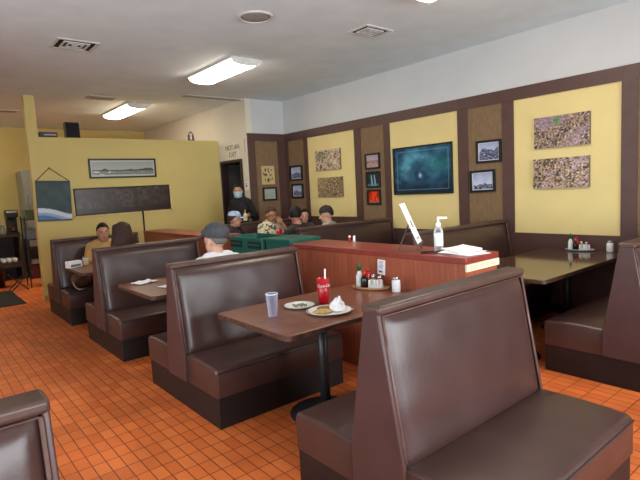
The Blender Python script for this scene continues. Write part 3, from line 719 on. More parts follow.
def flat_napkin(label, loc, rz, w, l, seed):
    mb = MB()
    def P(u, v):
        return ((u - .5) * w, (v - .5) * l, 0.006 + 0.020 * abs(noise.noise(Vector((u * 2.5 + seed, v * 2.5, 0)))))
    mb.grid(P, 12, 12)
    return tag(mb.build('paper_napkin', PAPER, loc=loc, rotz=rz, solid=0.004), label, 'napkin', 'napkins')
flat_napkin('white napkin lying at the end of the capped man\'s table', (1.70, 4.80, TZ), 0.3, 0.20, 0.15, 2)
flat_napkin('white napkin half hidden behind the second booth back', (1.78, 4.40, TZ), 0.1, 0.16, 0.12, 6)

def lathe_thing(name, label, loc, cat, body, m, capprof, mc, group=None, capname='cap', labelband=None):
    t = thing(name, label, cat, loc, group=group)
    MB().lathe(body, 20).build('body', m, t, smooth=True)
    if capprof: MB().lathe(capprof, 20).build(capname, mc, t, smooth=True)
    if labelband: MB().lathe(labelband[0], 20).build('label', labelband[1], t, smooth=True)
    return t
GREEN = mat('bottle_green_cap', '1d5a30', 0.4); SOY = mat('soy_dark', '120b0a', 0.12); KET = mat('sauce_red', 'b5201a', 0.25)
WLAB = mat('white_label', 'dfe2e4', 0.5, 0.08, 60); GLS = thin_glass('shaker_glass', 'e8eef0'); SALT = mat('salt_white', 'e4e6ea', 0.35, 0.03)
def condiment_tray(label, loc, rz, tray_m, L_, sc=1.0):
    # tray and its bottles; local x runs along the row of bottles
    t = thing('condiment_tray', label, 'tray', loc, rz, group='condiment trays')
    MB().lathe([(0.088, 0), (0.098, 0.004), (0.104, 0.016), (0.100, 0.018), (0.094, 0.008), (0.005, 0.007)], 36, sx=1.3, sy=0.68).build('dish', tray_m, t, smooth=True); t.scale = (sc, sc, sc)
    R = Matrix.Translation(loc) @ Matrix.Rotation(rz, 4, 'Z')
    def at(x, y): return tuple(R @ Vector((x * sc, y * sc, 0.0085 * sc)))
    z = 0
    lathe_thing('hot_sauce_bottle', L_[0], at(-0.085, 0.012), 'bottle', [(0.022, 0), (0.023, 0.004), (0.023, 0.075), (0.012, 0.100), (0.0105, 0.108)], WLAB, [(0.013, 0.1085), (0.013, 0.150), (0.007, 0.158), (0.005, 0.160)], GREEN, 'sauce bottles').scale = (sc, sc, sc)
    lathe_thing('soy_sauce_bottle', L_[1], at(-0.038, -0.018), 'bottle', [(0.021, 0), (0.023, 0.004), (0.023, 0.06), (0.014, 0.078), (0.012, 0.082)], SOY, [(0.015, 0.0825), (0.015, 0.100), (0.010, 0.108), (0.004, 0.110)], KET, 'sauce bottles').scale = (sc, sc, sc)
    lathe_thing('ketchup_bottle', L_[2], at(-0.032, 0.034), 'bottle', [(0.020, 0), (0.021, 0.004), (0.021, 0.085), (0.012, 0.100)], KET, [(0.012, 0.1005), (0.010, 0.118), (0.003, 0.130)], KET, 'sauce bottles').scale = (sc, sc, sc)
    lathe_thing('pepper_shaker', L_[3], at(0.010, 0.026), 'shaker', [(0.017, 0), (0.019, 0.004), (0.016, 0.06)], mat('pepper_grey', '8d8a86', 0.3), [(0.0175, 0.0605), (0.0175, 0.074), (0.010, 0.082), (0.003, 0.084)], CHROME, 'shakers').scale = (sc, sc, sc)
    lathe_thing('salt_shaker', L_[4], at(0.056, 0.024), 'shaker', [(0.017, 0), (0.019, 0.004), (0.016, 0.055)], SALT, [(0.0175, 0.0555), (0.0175, 0.069), (0.010, 0.076), (0.003, 0.078)], CHROME, 'shakers').scale = (sc, sc, sc)
    c = thing('sugar_packet_caddy', L_[5], 'caddy', at(0.045, -0.020), rz)
    MB().box(-0.048, 0.048, -0.014, 0.014, 0.0, 0.004).box(-0.048, 0.048, -0.0155, -0.0142, 0.0, 0.025).box(-0.048, 0.048, 0.0142, 0.0155, 0.0, 0.025).build('holder', mat('caddy_plastic', 'c9cdd2', 0.3), c)
    c.scale = (sc, sc, sc)
    Rl = Matrix.Translation(at(0.045, -0.020)) @ Matrix.Rotation(rz, 4, 'Z')
    cols = ['f0f0f2', 'd8cf7a', '9db7d8', 'f0f0f2', 'e6d98c', 'f0f0f2', 'd9a0b0', 'f0f0f2']
    for k in range(8):
        o = MB().box(-0.0045, 0.0045, -0.013, 0.013, 0.0, 0.050).build('sugar_packet', mat('packet_' + cols[k], cols[k], 0.6))
        o.location = Rl @ Vector(((-0.042 + k * 0.012) * sc, 0, 0.0045 * sc)); o.scale = (sc, sc, sc); o.rotation_euler = (0, 0, rz)
        tag(o, L_[6], 'sugar packet', L_[7])
    return t
TRAYW = mat('tan_tray', 'a47a56', 0.4, 0.2); TRAYG = mat('grey_tray', '8d8f92', 0.35)
condiment_tray('oval tan condiment tray against the divider on the near table', (2.812, 2.815, TZ), -1.18, TRAYW,
    ['white hot sauce bottle with green cap on the near tan tray', 'dark soy sauce bottle in the near tan tray', 'red sauce bottle in the near tan tray', 'grey pepper shaker in the near tan tray', 'steel-topped salt shaker in the near tan tray', 'sugar packet holder in the near tan tray', 'sugar packet in the holder on the near tan tray', 'sugar packets on the near tray'], 1.2)
condiment_tray('grey condiment tray on the glossy table at the right wall', (5.62, 2.38, TZ), -1.3, TRAYG,
    ['white-labelled bottle with green cap on the right-wall tray', 'dark soy sauce bottle on the right-wall tray', 'red sauce bottle on the right-wall tray', 'grey pepper shaker on the right-wall tray', 'salt shaker on the right-wall tray', 'sugar packet holder on the right-wall tray', 'sugar packet in the holder on the right-wall tray', 'sugar packets on the right-wall tray'], 1.1)
def jar(label, loc):
    t = thing('sugar_jar', label, 'jar', loc, group='white sugar jars')
    MB().lathe([(0.030, 0), (0.033, 0.004), (0.033, 0.085), (0.027, 0.096)], 24).build('jar_body', SALT, t, smooth=True)
    MB().lathe([(0.0285, 0.0965), (0.0285, 0.108), (0.020, 0.117), (0.004, 0.119)], 24).build('lid', CHROME, t, smooth=True)
    return t
jar('white sugar jar with steel lid beside the tan tray, at the booth back', (2.838, 2.565, TZ))
jar('white sugar jar with steel lid on the right-wall glossy table', (5.66, 2.09, TZ))
def shakers(loc, l, m1, sc=1.0):
    q = lathe_thing('salt_shaker', l, loc, 'shaker', [(0.017, 0), (0.02, 0.004), (0.017, 0.06)], m1, [(0.0185, 0.0605), (0.0185, 0.074), (0.011, 0.084), (0.003, 0.086)], PAPER, 'shakers'); q.scale = (sc, sc, sc)
shakers((3.330, 3.60, ZD + 0.001), 'small white-topped shaker at the far edge of the divider top, left one', KET, 0.7)
shakers((3.345, 3.55, ZD + 0.001), 'small red shaker at the far edge of the divider top, right one', SALT, 0.7)
shakers((2.74, 6.85, TZ), 'white-topped shaker on the far table, the left of two', SALT)
shakers((2.80, 6.62, TZ), 'white-topped shaker on the far table, the right of two', SALT)
# note card on the divider face
t = thing('note_card', 'white card with blue print stuck on the divider face above the tray', 'card', (DX0, 2.83, 0.928), -PI / 2)
t.location.x = DX0 + 0.0115; t.rotation_euler = (0, 0.06, -PI / 2)
MB().box(-0.042, 0.042, -0.003, -0.0005, -0.062, 0.062).build('card', PAPER, t)
m = MB()
for k in range(6): m.box(-0.026, 0.026 - 0.006 * (k % 3), -0.0038, -0.0032, 0.045 - k * 0.011, 0.049 - k * 0.011)
m.box(-0.028, 0.014, -0.0038, -0.0032, -0.045, -0.030)
m.build('printed_lines', mat('blue_ink', '50628c', 0.6), t)

# things on the divider top
ZDT = ZD + 0.001
# easel with a menu card
e = thing('menu_easel', 'small wooden easel on the divider top', 'easel', (3.105, 2.605, ZDT), math.radians(31))
EW = mat('easel_wood', '5a4438', 0.5, 0.2)
MB().tube([(-0.07, -0.055, 0.004), (0.0, 0.02, 0.24)], 0.006, 8).build('leg', EW, e)
MB().tube([(0.07, -0.055, 0.004), (0.0, 0.02, 0.24)], 0.006, 8).build('leg', EW, e)
MB().tube([(0.0, 0.12, 0.004), (0.0, 0.022, 0.236)], 0.006, 8).build('rear_leg', EW, e)
MB().box(-0.085, 0.085, -0.064, -0.036, 0.048, 0.058).box(-0.085, 0.085, -0.068, -0.062, 0.048, 0.070).build('ledge', EW, e)
mc = thing('menu_card', 'white printed menu card leaning on the wooden easel', 'menu', (3.105, 2.605, ZDT), math.radians(31))
rx = 0.40
mm = MB().box(-0.108, 0.108, -0.002, 0.002, 0, 0.345)
RM = Matrix.Translation((0, -0.052, 0.0635)) @ Matrix.Rotation(-rx, 4, 'X')
mm.v = [tuple(RM @ Vector(v)) for v in mm.v]; mm.build('sheet', PAPER, mc)
mm = MB()
for k in range(9): mm.box(-0.07, 0.07 - 0.02 * (k % 3), -0.0029, -0.0022, 0.27 - k * 0.022, 0.274 - k * 0.022)
mm.box(-0.04, 0.04, -0.0029, -0.0022, 0.035, 0.048)
mm.v = [tuple(RM @ Vector(v)) for v in mm.v]; mm.build('printed_lines', mat('grey_ink', '6f7276', 0.6), mc)
# hand sanitizer
s = thing('sanitizer_bottle', 'clear hand sanitizer pump bottle on the divider top', 'bottle', (3.215, 2.44, ZDT))
s.scale = (1.15, 1.15, 1.15)
MB().lathe([(0.032, 0.0), (0.036, 0.006), (0.036, 0.13), (0.030, 0.15), (0.016, 0.160), (0.014, 0.165)], 24, sx=1.0, sy=0.75).build('body', clear_plastic('clear_gel', 'e6eef0', 0.55), s, smooth=True)
MB().lathe([(0.0365, 0.03), (0.0368, 0.032), (0.0368, 0.118), (0.0365, 0.12)], 24, sx=1.0, sy=0.76, cap=False).build('label', mat('gel_label', 'cfe0d8', 0.4, 0.25, 40), s, smooth=True)
MB().lathe([(0.017, 0.164), (0.017, 0.185), (0.008, 0.190), (0.007, 0.215), (0.006, 0.216)], 16).cone((0.0, 0, 0.222), (0.052, -0.03, 0.220), 0.009, 0.007).build('pump', PAPER, s, smooth=True)
# papers and tablet
def sheet(label, loc, rz, w, l, h, curl=0.0, name='paper_menu', group='papers on the divider'):
    mb = MB()
    def P(u, v): return ((u - .5) * w, (v - .5) * l, h + curl * (u ** 3))
    mb.grid(P, 10, 4)
    return tag(mb.build(name, PAPER, loc=loc, rotz=rz, solid=h * 0.9), label, 'paper', group)
sheet('bottom white sheet of the papers on the divider top', (3.175, 2.17, ZDT), -0.25, 0.22, 0.29, 0.004)
sheet('middle white sheet of the papers on the divider top', (3.18, 2.20, ZDT + 0.0045), 0.15, 0.22, 0.29, 0.004)
sheet('top white folded menu of the papers on the divider top', (3.215, 2.235, ZDT + 0.009), -0.45, 0.19, 0.28, 0.012, 0.016)
t = thing('phone', 'black phone lying beside the papers on the divider top', 'phone', (3.055, 2.40, ZDT), 0.6)
MB().box(-0.036, 0.036, -0.072, 0.072, 0, 0.009).build('case', BLACKP, t, bevel=0.003)
MB().box(-0.032, 0.032, -0.066, 0.066, 0.0091, 0.0098).build('screen', mat('phone_screen', '0b0c10', 0.08), t)

# teal bus tubs on a cart between the divider sections
ct = thing('bussing_cart', 'low dark cart holding the teal tubs between the divider sections', 'cart', (3.20, 4.73, 0))
MB().box(-0.22, 0.22, -0.66, 0.66, 0.80, 0.825).build('shelf', METALD, ct)
MB().box(-0.22, 0.22, -0.66, 0.66, 0.25, 0.27).build('shelf', METALD, ct)
for sx in (-0.2, 0.2):
    for sy in (-0.62, 0.62): MB().tube([(sx, sy, 0.0), (sx, sy, 0.80)], 0.014, 8).build('leg', METALD, ct)
def tub(label, y0, y1, slots):
    t = thing('bus_tub', label, 'tub', (3.17, (y0 + y1) / 2, 0.826), group='teal tubs')
    l = (y1 - y0) / 2; w = 0.20; h = 0.258
    mb = MB(); k = 0.93
    def ring(a, c, z, r=0.04):
        pts = []
        for (cx, cy, a0) in ((a - r, c - r, 0), (-a + r, c - r, 90), (-a + r, -c + r, 180), (a - r, -c + r, 270)):
            for q in range(5):
                an = math.radians(a0 + q * 22.5); pts.append((cx + r * math.cos(an), cy + r * math.sin(an), z))
        return pts
    rings = [ring(w * k, l * k, 0), ring(w * 0.97, l * 0.97, h - 0.02), ring(w + 0.012, l + 0.004, h - 0.018), ring(w + 0.012, l + 0.004, h), ring(w * 0.95, l * 0.95, h), ring(w * k - 0.008, l * k - 0.008, 0.008)]
    n_ = len(rings[0]); vs = [p for r_ in rings for p in r_]
    fs = [(i * n_ + q, i * n_ + (q + 1) % n_, (i + 1) * n_ + (q + 1) % n_, (i + 1) * n_ + q) for i in range(5) for q in range(n_)]
    fs += [tuple(range(n_ - 1, -1, -1)), tuple(5 * n_ + q for q in range(n_))]
    mb.add(vs, fs).build('tub_body', TEAL, t)
    for (a, c) in slots:
        x = -w * 0.955
        hs_ = MB().box(x - 0.010, x - 0.004, a, c, 0.135, 0.215).build('handle_slot', mat('dark_slot', '0b2420', 0.7), t)
        MB().box(x - 0.020, x - 0.008, a + 0.02, c - 0.02, 0.172, 0.184).build('grip', TEAL, hs_)
    return t
tub('teal plastic tub with two dark handle slots behind the capped man', 4.62, 5.38, [(-0.335, -0.065), (0.07, 0.335)])
tb_ = tub('smooth lidded teal plastic tub next to the near divider end', 4.09, 4.60, [])
MB().box(-0.205, 0.205, -0.25, 0.25, 0.2585, 0.268).build('lid', TEAL, tb_, bevel=0.004)
# teal lids
# pole
t = thing('black_pole', 'thin black pole standing before the yellow partition', 'pole', (3.06, 8.40, 0))
MB().tube([(0, 0, 0.012), (0, 0, 1.39)], 0.016, 8).build('rod', BLACKP, t, smooth=True)
MB().lathe([(0.12, 0), (0.12, 0.01), (0.02, 0.014)], 20).build('base', BLACKP, t, smooth=True)

# ------------------------------------------------------------------ far left service corner
t = thing('service_counter', 'dark wooden service counter with open cup shelf at the far left', 'counter', (1.12, 12.45, 0))
CW = mat('counter_wood', '3c2620', 0.5, 0.2)
MB().box(-0.68, 0.68, -0.30, 0.50, 0.93, 0.97).build('worktop', CW, t)
MB().box(-0.66, -0.63, -0.26, 0.50, 0.0, 0.93).build('side_panel', CW, t); MB().box(0.63, 0.66, -0.26, 0.50, 0.0, 0.93).build('side_panel', CW, t)
MB().box(-0.63, 0.63, 0.47, 0.50, 0.0, 0.93).build('back_panel', mat('slat_grey', '4c4440', 0.7, 0.4, 20, stretch=(12, 1, 0.5)), t)
MB().box(-0.63, 0.63, -0.26, 0.47, 0.28, 0.39).build('shelf', CW, t)
t = thing('coffee_machine', 'black and steel coffee machine on the service counter', 'coffee machine', (1.69, 12.35, 0.971))
MB().box(-0.10, 0.10, -0.12, 0.16, 0, 0.05).build('base', BLACKP, t, bevel=0.004)
MB().box(-0.10, 0.10, 0.06, 0.16, 0.05, 0.36).build('column', BLACKP, t)
MB().box(-0.11, 0.11, -0.13, 0.17, 0.36, 0.52).build('head', BLACKP, t, bevel=0.01)
MB().box(-0.10, 0.10, -0.136, -0.1305, 0.46, 0.505).build('steel_band', CHROME, t)
MB().lathe([(0.055, 0.051), (0.07, 0.08), (0.062, 0.15), (0.045, 0.175), (0.05, 0.185)], 18, (0, -0.03, 0)).build('carafe', mat('coffee_glass', '3a2418', 0.08), t, smooth=True)
MB().lathe([(0.06, 0.30), (0.065, 0.359)], 18, (0, -0.03, 0)).build('brew_basket', BLACKP, t, smooth=True)
cup0 = None
for r_ in range(2):
    for k in range(3):
        loc = (1.45 + k * 0.105, 12.27 + 0.0 + r_ * 0.22, 0.391)
        lb = '%s coffee cup stack of the %s row on the counter shelf' % (['left white', 'middle white', 'right white'][k], ['front', 'rear'][r_])
        if cup0 is None:
            cup0 = thing('coffee_cup', lb, 'cup', loc, group='white cups on the counter shelf')
            MB().lathe([(0.028, 0), (0.040, 0.01), (0.044, 0.085), (0.040, 0.085), (0.036, 0.014), (0.004, 0.012)], 18).build('cup_body', WHITEC, cup0, smooth=True)
            MB().tube([(0.042, 0, 0.07), (0.066, 0, 0.06), (0.064, 0, 0.03), (0.040, 0, 0.022)], 0.006, 8).build('handle', WHITEC, cup0, smooth=True)
        else: dup(cup0, lb, loc, 0)
        if r_ == 1: C.objects[-1]
for k in range(4):
    lathe_thing('glass_carafe', ['leftmost', 'second', 'third', 'rightmost'][k] + ' clear jug in the row left of the coffee machine', (1.18 + k * 0.11, 12.40, 0.971), 'jug', [(0.038, 0), (0.045, 0.02), (0.045, 0.14), (0.036, 0.18), (0.04, 0.19)], mat('jug_plastic', 'a8aaa2', 0.15, 0.05, trans=0.5), [(0.030, 0.191), (0.030, 0.205)], BLACKP, 'jugs on the counter', 'lid')
t = thing('refrigerator', 'tall grey steel refrigerator by the back wall', 'refrigerator', (2.27, 12.55, 0))
FR = mat('brushed_steel', '8f9496', 0.4, 0.08, metal=0.5)
MB().box(-0.32, 0.32, -0.30, 0.40, 0.08, 2.32).build('cabinet', FR, t, bevel=0.008)
MB().box(-0.315, 0.315, -0.345, -0.303, 0.12, 1.35).build('door', FR, t, bevel=0.006)
d_ = MB().box(-0.315, 0.315, -0.345, -0.303, 1.38, 2.28).build('door', FR, t, bevel=0.006)
MB().tube([(-0.24, -0.375, 1.45), (-0.24, -0.375, 1.80)], 0.012, 8).build('handle', CHROME, d_)
MB().box(-0.30, 0.30, -0.28, 0.38, 0.0, 0.08).build('kick_plate', BLACKP, t)
t = thing('wire_rack', 'dark metal shelf rack holding bins beside the partition end', 'rack', (1.90, 11.0, 0))
for sx in (-0.22, 0.22):
    for sy in (-0.2, 0.2): MB().tube([(sx, sy, 0), (sx, sy, 1.36)], 0.012, 8).build('post', METALD, t)
for z in (0.18, 0.55, 0.92, 1.30):
    m = MB()
    for k in range(9): m.box(-0.22, 0.22, -0.2 + k * 0.048, -0.19 + k * 0.048, z, z + 0.008)
    m.box(-0.23, 0.23, -0.215, -0.2, z - 0.01, z + 0.012).box(-0.23, 0.23, 0.2, 0.215, z - 0.01, z + 0.012).build('wire_shelf', METALD, t)
def bin_(label, loc, w, l, h, m, group='bins on the rack'):
    t = thing('storage_bin', label, 'bin', loc, group=group)
    mb = MB(); k = 0.88
    vs = [(-w * k, -l * k, 0), (w * k, -l * k, 0), (w * k, l * k, 0), (-w * k, l * k, 0), (-w, -l, h), (w, -l, h), (w, l, h), (-w, l, h)]
    mb.add(vs, [(3, 2, 1, 0), (0, 1, 5, 4), (1, 2, 6, 5), (2, 3, 7, 6), (3, 0, 4, 7)]).build('bin_body', m, t, solid=0.006)
    MB().box(-w - 0.01, w + 0.01, -l - 0.01, -l + 0.004, h - 0.015, h + 0.002).box(-w - 0.01, w + 0.01, l - 0.004, l + 0.01, h - 0.015, h + 0.002).box(-w - 0.01, -w + 0.004, -l, l, h - 0.015, h + 0.002).box(w - 0.004, w + 0.01, -l, l, h - 0.015, h + 0.002).build('rim', m, t)
TG = mat('grey_green_bin', '4e5e52', 0.5); TB = mat('blue_grey_bin', '6f7f98', 0.5); TM = mat('maroon_bin', '5a2430', 0.5)
bin_('grey green bin on the top shelf of the rack', (1.90, 11.0, 1.309), 0.19, 0.17, 0.17, TG)
bin_('left pale bin on the upper middle shelf of the rack', (1.79, 11.0, 0.929), 0.09, 0.17, 0.20, TB)
bin_('right pale bin on the upper middle shelf of the rack', (2.01, 11.0, 0.929), 0.09, 0.17, 0.20, mat('pale_bin', 'a8adb2', 0.5))
bin_('dark grey bin on the lower middle shelf of the rack', (1.90, 11.0, 0.559), 0.19, 0.17, 0.20, BLACKP)
bin_('maroon bin on the bottom shelf of the rack', (1.90, 11.0, 0.189), 0.19, 0.17, 0.22, TM)
tag(MB().box(-0.75, 0.75, -0.82, 0.82, 0.0, 0.012).build('floor_mat', mat('black_rubber', '1c1b1b', 0.9, 0.4, 60, 0.3, 90), loc=(0.58, 10.0, 0.001), bevel=0.004), 'black rubber floor mat on the tiles at the far left', 'mat')
t = thing('waste_bin', 'dark round bin beyond the floor mat at the left edge', 'bin', (1.18, 11.45, 0))
MB().lathe([(0.13, 0), (0.15, 0.01), (0.17, 0.36), (0.175, 0.365), (0.16, 0.37), (0.14, 0.02), (0.004, 0.018)], 24).build('bin_body', BLACKP, t, smooth=True)
MB().lathe([(0.178, 0.355), (0.18, 0.362), (0.178, 0.375), (0.172, 0.378)], 24, cap=False).build('rim', mat('bin_rim', '2c2c30', 0.4), t, smooth=True)
t = thing('folding_stand', 'low folding tray stand on the floor near the rack', 'stand', (1.46, 10.72, 0))
for s_ in (-1, 1):
    MB().tube([(-0.14, s_ * 0.14, 0.012), (0.14, s_ * 0.14, 0.30)], 0.011, 8).build('leg', METALD, t)
    MB().tube([(0.14, s_ * 0.11, 0.012), (-0.14, s_ * 0.11, 0.30)], 0.011, 8).build('leg', METALD, t)
MB().tube([(0.14, -0.15, 0.30), (0.14, 0.15, 0.30)], 0.010, 8).tube([(-0.14, -0.12, 0.30), (-0.14, 0.12, 0.30)], 0.010, 8).build('cross_bar', METALD, t)

# things around the far table
t = thing('napkin_holder', 'white box on the far table by the orange-shirted woman', 'napkin box', (1.535, 6.76, TZ), 0.3)
MB().box(-0.085, 0.085, -0.05, 0.05, 0, 0.085).build('case', PAPER, t, bevel=0.008)
MB().box(-0.065, 0.065, -0.0515, -0.0503, 0.015, 0.045).build('slot', mat('grey_ink', '6f7276', 0.6), t)
lathe_thing('sugar_jar', 'cream jar beside the white box on the far table', (1.70, 6.86, TZ), 'jar', [(0.032, 0), (0.035, 0.004), (0.035, 0.09), (0.028, 0.10)], mat('cream_jar', 'd9d3b0', 0.3), [(0.029, 0.1005), (0.029, 0.115), (0.004, 0.118)], CHROME, 'white sugar jars', 'lid')
t = thing('handbag', 'brown plaid handbag on the far booth seat', 'bag', (1.72, 7.22, ZS + 0.014), 0.5)
mb = MB(); mb.ball((0, 0, 0.115), 0.17, 0.085, 0.115, 24, 14)
mb.v = [(x, y, max(0.0, z)) for x, y, z in mb.v]
mb.build('pouch', mat('plaid_brown', '5d3526', 0.6, 0.5, 22), t, smooth=True)
MB().tube([(-0.10 * math.cos(k * PI / 10) , 0, 0.20 + 0.11 * math.sin(k * PI / 10)) for k in range(11)], 0.008, 8).build('handle', mat('bag_strap', '3a241c', 0.5), t, smooth=True)
MB().tube([(-0.16, -0.02, 0.10), (-0.20, -0.09, 0.05), (-0.19, -0.15, 0.012), (-0.10, -0.18, 0.012)], 0.010, 8).build('strap', mat('pale_strap', 'a59a8a', 0.6), t, smooth=True)

#PEOPLE#
# ------------------------------------------------------------------ people
def fuse(mb, name, m, parent, vox=0.009, it=5):
    me = mb.mesh(name + '_src'); o = bpy.data.objects.new(name + '_src', me); C.objects.link(o)
    md = o.modifiers.new('r', 'REMESH'); md.mode = 'VOXEL'; md.voxel_size = vox
    sm = o.modifiers.new('s', 'SMOOTH'); sm.factor = 0.5; sm.iterations = it
    dg = bpy.context.evaluated_depsgraph_get(); dg.update()
    r = bpy.data.meshes.new_from_object(o.evaluated_get(dg)); bpy.data.objects.remove(o)
    r.materials.clear(); r.materials.append(m)
    for p in r.polygons: p.use_smooth = True
    q = bpy.data.objects.new(name, r); C.objects.link(q)
    if parent: q.parent = parent
    return q
def person(label, loc, rotz, skin, shirt, trousers, hair, sleeve='short', head=(0, 0), armR=((.25, .10, .27), (.12, .33, .385)), armL=None,
           hairstyle='short', hat=None, hatm=None, mask=None, s=1.0, stand=False, lean=0.0, shirt_m=None, collar=None, name='person'):
    t = thing(name, label, 'person', loc, rotz)
    t.scale = (s, s, s)
    zb = 0.86 if stand else (ZS + 0.013) / s
    SK = mat('skin_' + skin, skin, 0.5, 0.06); HR = mat('hair_' + hair, hair, 0.6, 0.3, 60, 0.3, 120, spec=0.25)
    SH = shirt_m or mat('shirt_' + shirt, shirt, 0.8, 0.1, 10, 0.1, 60); TR = mat('cloth_' + trousers, trousers, 0.85, 0.12)
    def V(x, y, z): return Vector((x, y + lean * z, z + zb))
    if armL is None: armL = ((-armR[0][0], armR[0][1], armR[0][2]), (-armR[1][0], armR[1][1], armR[1][2]))
    hc = V(0, .035, .715); yaw, pit = head
    HRM = Matrix.Rotation(yaw, 3, 'Z') @ Matrix.Rotation(pit, 3, 'X')
    def H(x, y, z): return hc + HRM @ Vector((x, y, z))
    def torso(mb, g):
        mb.ball(V(0, 0, .10), .165 + g, .118 + g, .105 + g * .5)
        mb.ball(V(0, .012, .24), .148 + g, .112 + g, .16)
        mb.ball(V(0, 0, .42), .160 + g, .108 + g, .165 + g)
        mb.cone(V(-.155, -.012, .525), V(.155, -.012, .525), .062 + g, .062 + g)
        mb.cone(V(-.08, -.012, .555), V(.08, -.012, .555), .062 + g, .062 + g)
    legs = []
    for sx in (-1, 1):
        if stand: legs.append((V(sx * .09, 0, .04), V(sx * .10, .02, -.38), V(sx * .10, -.01, -.78), V(sx * .11, .11, -.828)))
        else: legs.append((V(sx * .095, .03, .085), V(sx * .115, .44, .075), Vector((sx * .12, .43, .09)), Vector((sx * .125, .54, .034))))
    # body: one continuous surface
    b_ = MB(); torso(b_, 0)
    b_.cone(V(0, -.012, .56), V(0, .008, .64), .058, .052)
    b_.ball(H(0, -.008, .025), .074, .092, .098, R=HRM); b_.ball(H(0, .018, -.045), .058, .068, .072, R=HRM); b_.ball(H(0, .055, -.095), .024, .022, .02, R=HRM)
    b_.cone(H(0, .082, .012), H(0, .103, -.022), .008, .012); b_.cone(H(-.012, .086, -.026), H(.012, .086, -.026), .008, .008)
    b_.cone(H(-.035, .074, .022), H(.035, .074, .022), .011, .011)
    for sx in (-1, 1): b_.ball(H(sx * .076, -.008, -.005), .011, .021, .032, R=HRM)
    for sx, (el, wr) in ((1, armR), (-1, armL)):
        S_ = V(sx * .17, -.012, .52); E_ = V(*el); W_ = V(*wr)
        b_.cone(S_, E_, .050, .041); b_.cone(E_, W_, .041, .028)
        d = (W_ - E_).normalized(); side = Vector((-sx, 0, 0)); side = (side - d * side.dot(d)).normalized(); nrm = d.cross(side)
        if nrm.z > 0: nrm = -nrm
        P_ = W_ + d * .045
        b_.cone(W_, P_, .025, .030); b_.cone(P_ - side * .022, P_ + d * .035 - side * .028, .016, .015); b_.cone(P_ + side * .018, P_ + d * .03 + side * .022, .018, .015)
        for k, ln in enumerate((.060, .070, .066, .050)):
            o_ = side * (.033 - .022 * k); r0 = P_ + d * .036 + o_ * .85; r1 = r0 + d * ln * .60 + nrm * .010 + o_ * .30; r2 = r1 + d * ln * .45 + nrm * .026
            b_.cone(r0, r1, .0092, .0085); b_.cone(r1, r2, .0085, .0075)
        b_.cone(P_ + side * .020, P_ + side * .048 + d * .030 + nrm * .010, .012, .010); b_.cone(P_ + side * .048 + d * .030 + nrm * .010, P_ + side * .050 + d * .058 + nrm * .022, .010, .0085)
    for h_, k_, a_, f_ in legs:
        b_.cone(h_, k_, .082, .056); b_.cone(k_, a_, .056, .038); b_.cone(a_, f_, .036, .026)
    body = fuse(b_, 'body', SK, t, 0.0052, 3)
    for sx in (-1, 1):
        e_ = MB().ball(H(sx * .030, .078, .003), .0095, .009, .0047, 12, 8, R=HRM).build('eye', PAPER, t, smooth=True)
        MB().ball(H(sx * .030, .086, .003), .0058, .0025, .0048, 10, 6, R=HRM).build('iris', mat('iris_dark', '1d1410', 0.2), e_, smooth=True)
        MB().tube([H(sx * .014, .0875, .028), H(sx * .032, .0850, .032), H(sx * .050, .073, .026)], [.003, .0038, .0022], 6).build('eyebrow', HR, t, smooth=True)
    if mask is None: MB().ball(H(0, .081, -.062), .021, .009, .007, 14, 8, R=HRM).build('mouth', mat('lips_' + skin, '9a4f48', 0.45), t, smooth=True)
    else:
        mb = MB()
        def MP(u, v):
            a = (u - .5) * 2.5; z = .005 - v * .105; r = .098 - .02 * v * v + .012 * math.cos(a * 1.3)
            return H(.080 * math.sin(a) * (1 - .18 * v), -.002 + r * math.cos(a) * 1.03, z)
        mb.grid(MP, 16, 8); mk_ = mb.build('face_mask', mat('mask_blue', mask, 0.8), t, smooth=True, solid=0.003)
        mk_['label'] = 'pale blue face mask'
    # shirt and trousers
    sb = MB(); torso(sb, .014)
    for sx, (el, wr) in ((1, armR), (-1, armL)):
        S_ = V(sx * .17, -.012, .52); E_ = V(*el); W_ = V(*wr)
        if sleeve == 'short': sb.cone(S_, S_.lerp(E_, .62), .066, .060)
        else: sb.cone(S_, E_, .064, .054); sb.cone(E_, E_.lerp(W_, .90), .054, .040)
    sh = fuse(sb, 'shirt', SH, t, 0.010, 4)
    if collar:
        cm = mat('collar_' + collar, collar, 0.8); n_ = 20
        MB().tube([V(.062 * math.cos(2 * PI * k / n_), -.006 + .060 * math.sin(2 * PI * k / n_), .618 - .022 * math.sin(2 * PI * k / n_)) for k in range(n_ + 1)], .014, 8).build('collar', cm, sh, smooth=True)
    tb = MB(); tb.ball(V(0, 0, .09), .172, .124, .10)
    for h_, k_, a_, f_ in legs: tb.cone(h_, k_, .090, .068); tb.cone(k_, a_ + (k_ - a_) * .12, .067, .055)
    fuse(tb, 'trousers', TR, t, 0.012, 4)
    for h_, k_, a_, f_ in legs:
        mb = MB().cone(a_ + Vector((0, -.01, -.03)), f_ + Vector((0, .015, 0)), .044, .034)
        mb.v = [(x, y, max(0.002, z)) for x, y, z in mb.v]; mb.build('shoe', mat('dark_shoe', '1c1a1a', 0.5), t, smooth=True)
    # hair
    def hairball():
        mb = MB(); n_, m_ = 36, 24
        def P(u, v):
            a = 2 * PI * u; th = PI * v; d = Vector((math.sin(th) * math.cos(a), math.sin(th) * math.sin(a), -math.cos(th)))
            f = d.y * .85 - (d.z - .12) * 1.15        # >0: face and underside
            lowb = -(d.z + .50)
            k = 1.12 if f < .12 and lowb < 0 else 0.80
            if hairstyle != 'bald': k += .025 * noise.noise(d * 9)
            return H(.076 * k * d.x, -.010 + .096 * k * d.y, .028 + .102 * k * d.z)
        mb.grid(P, n_, m_); return mb
    hb = hairball()
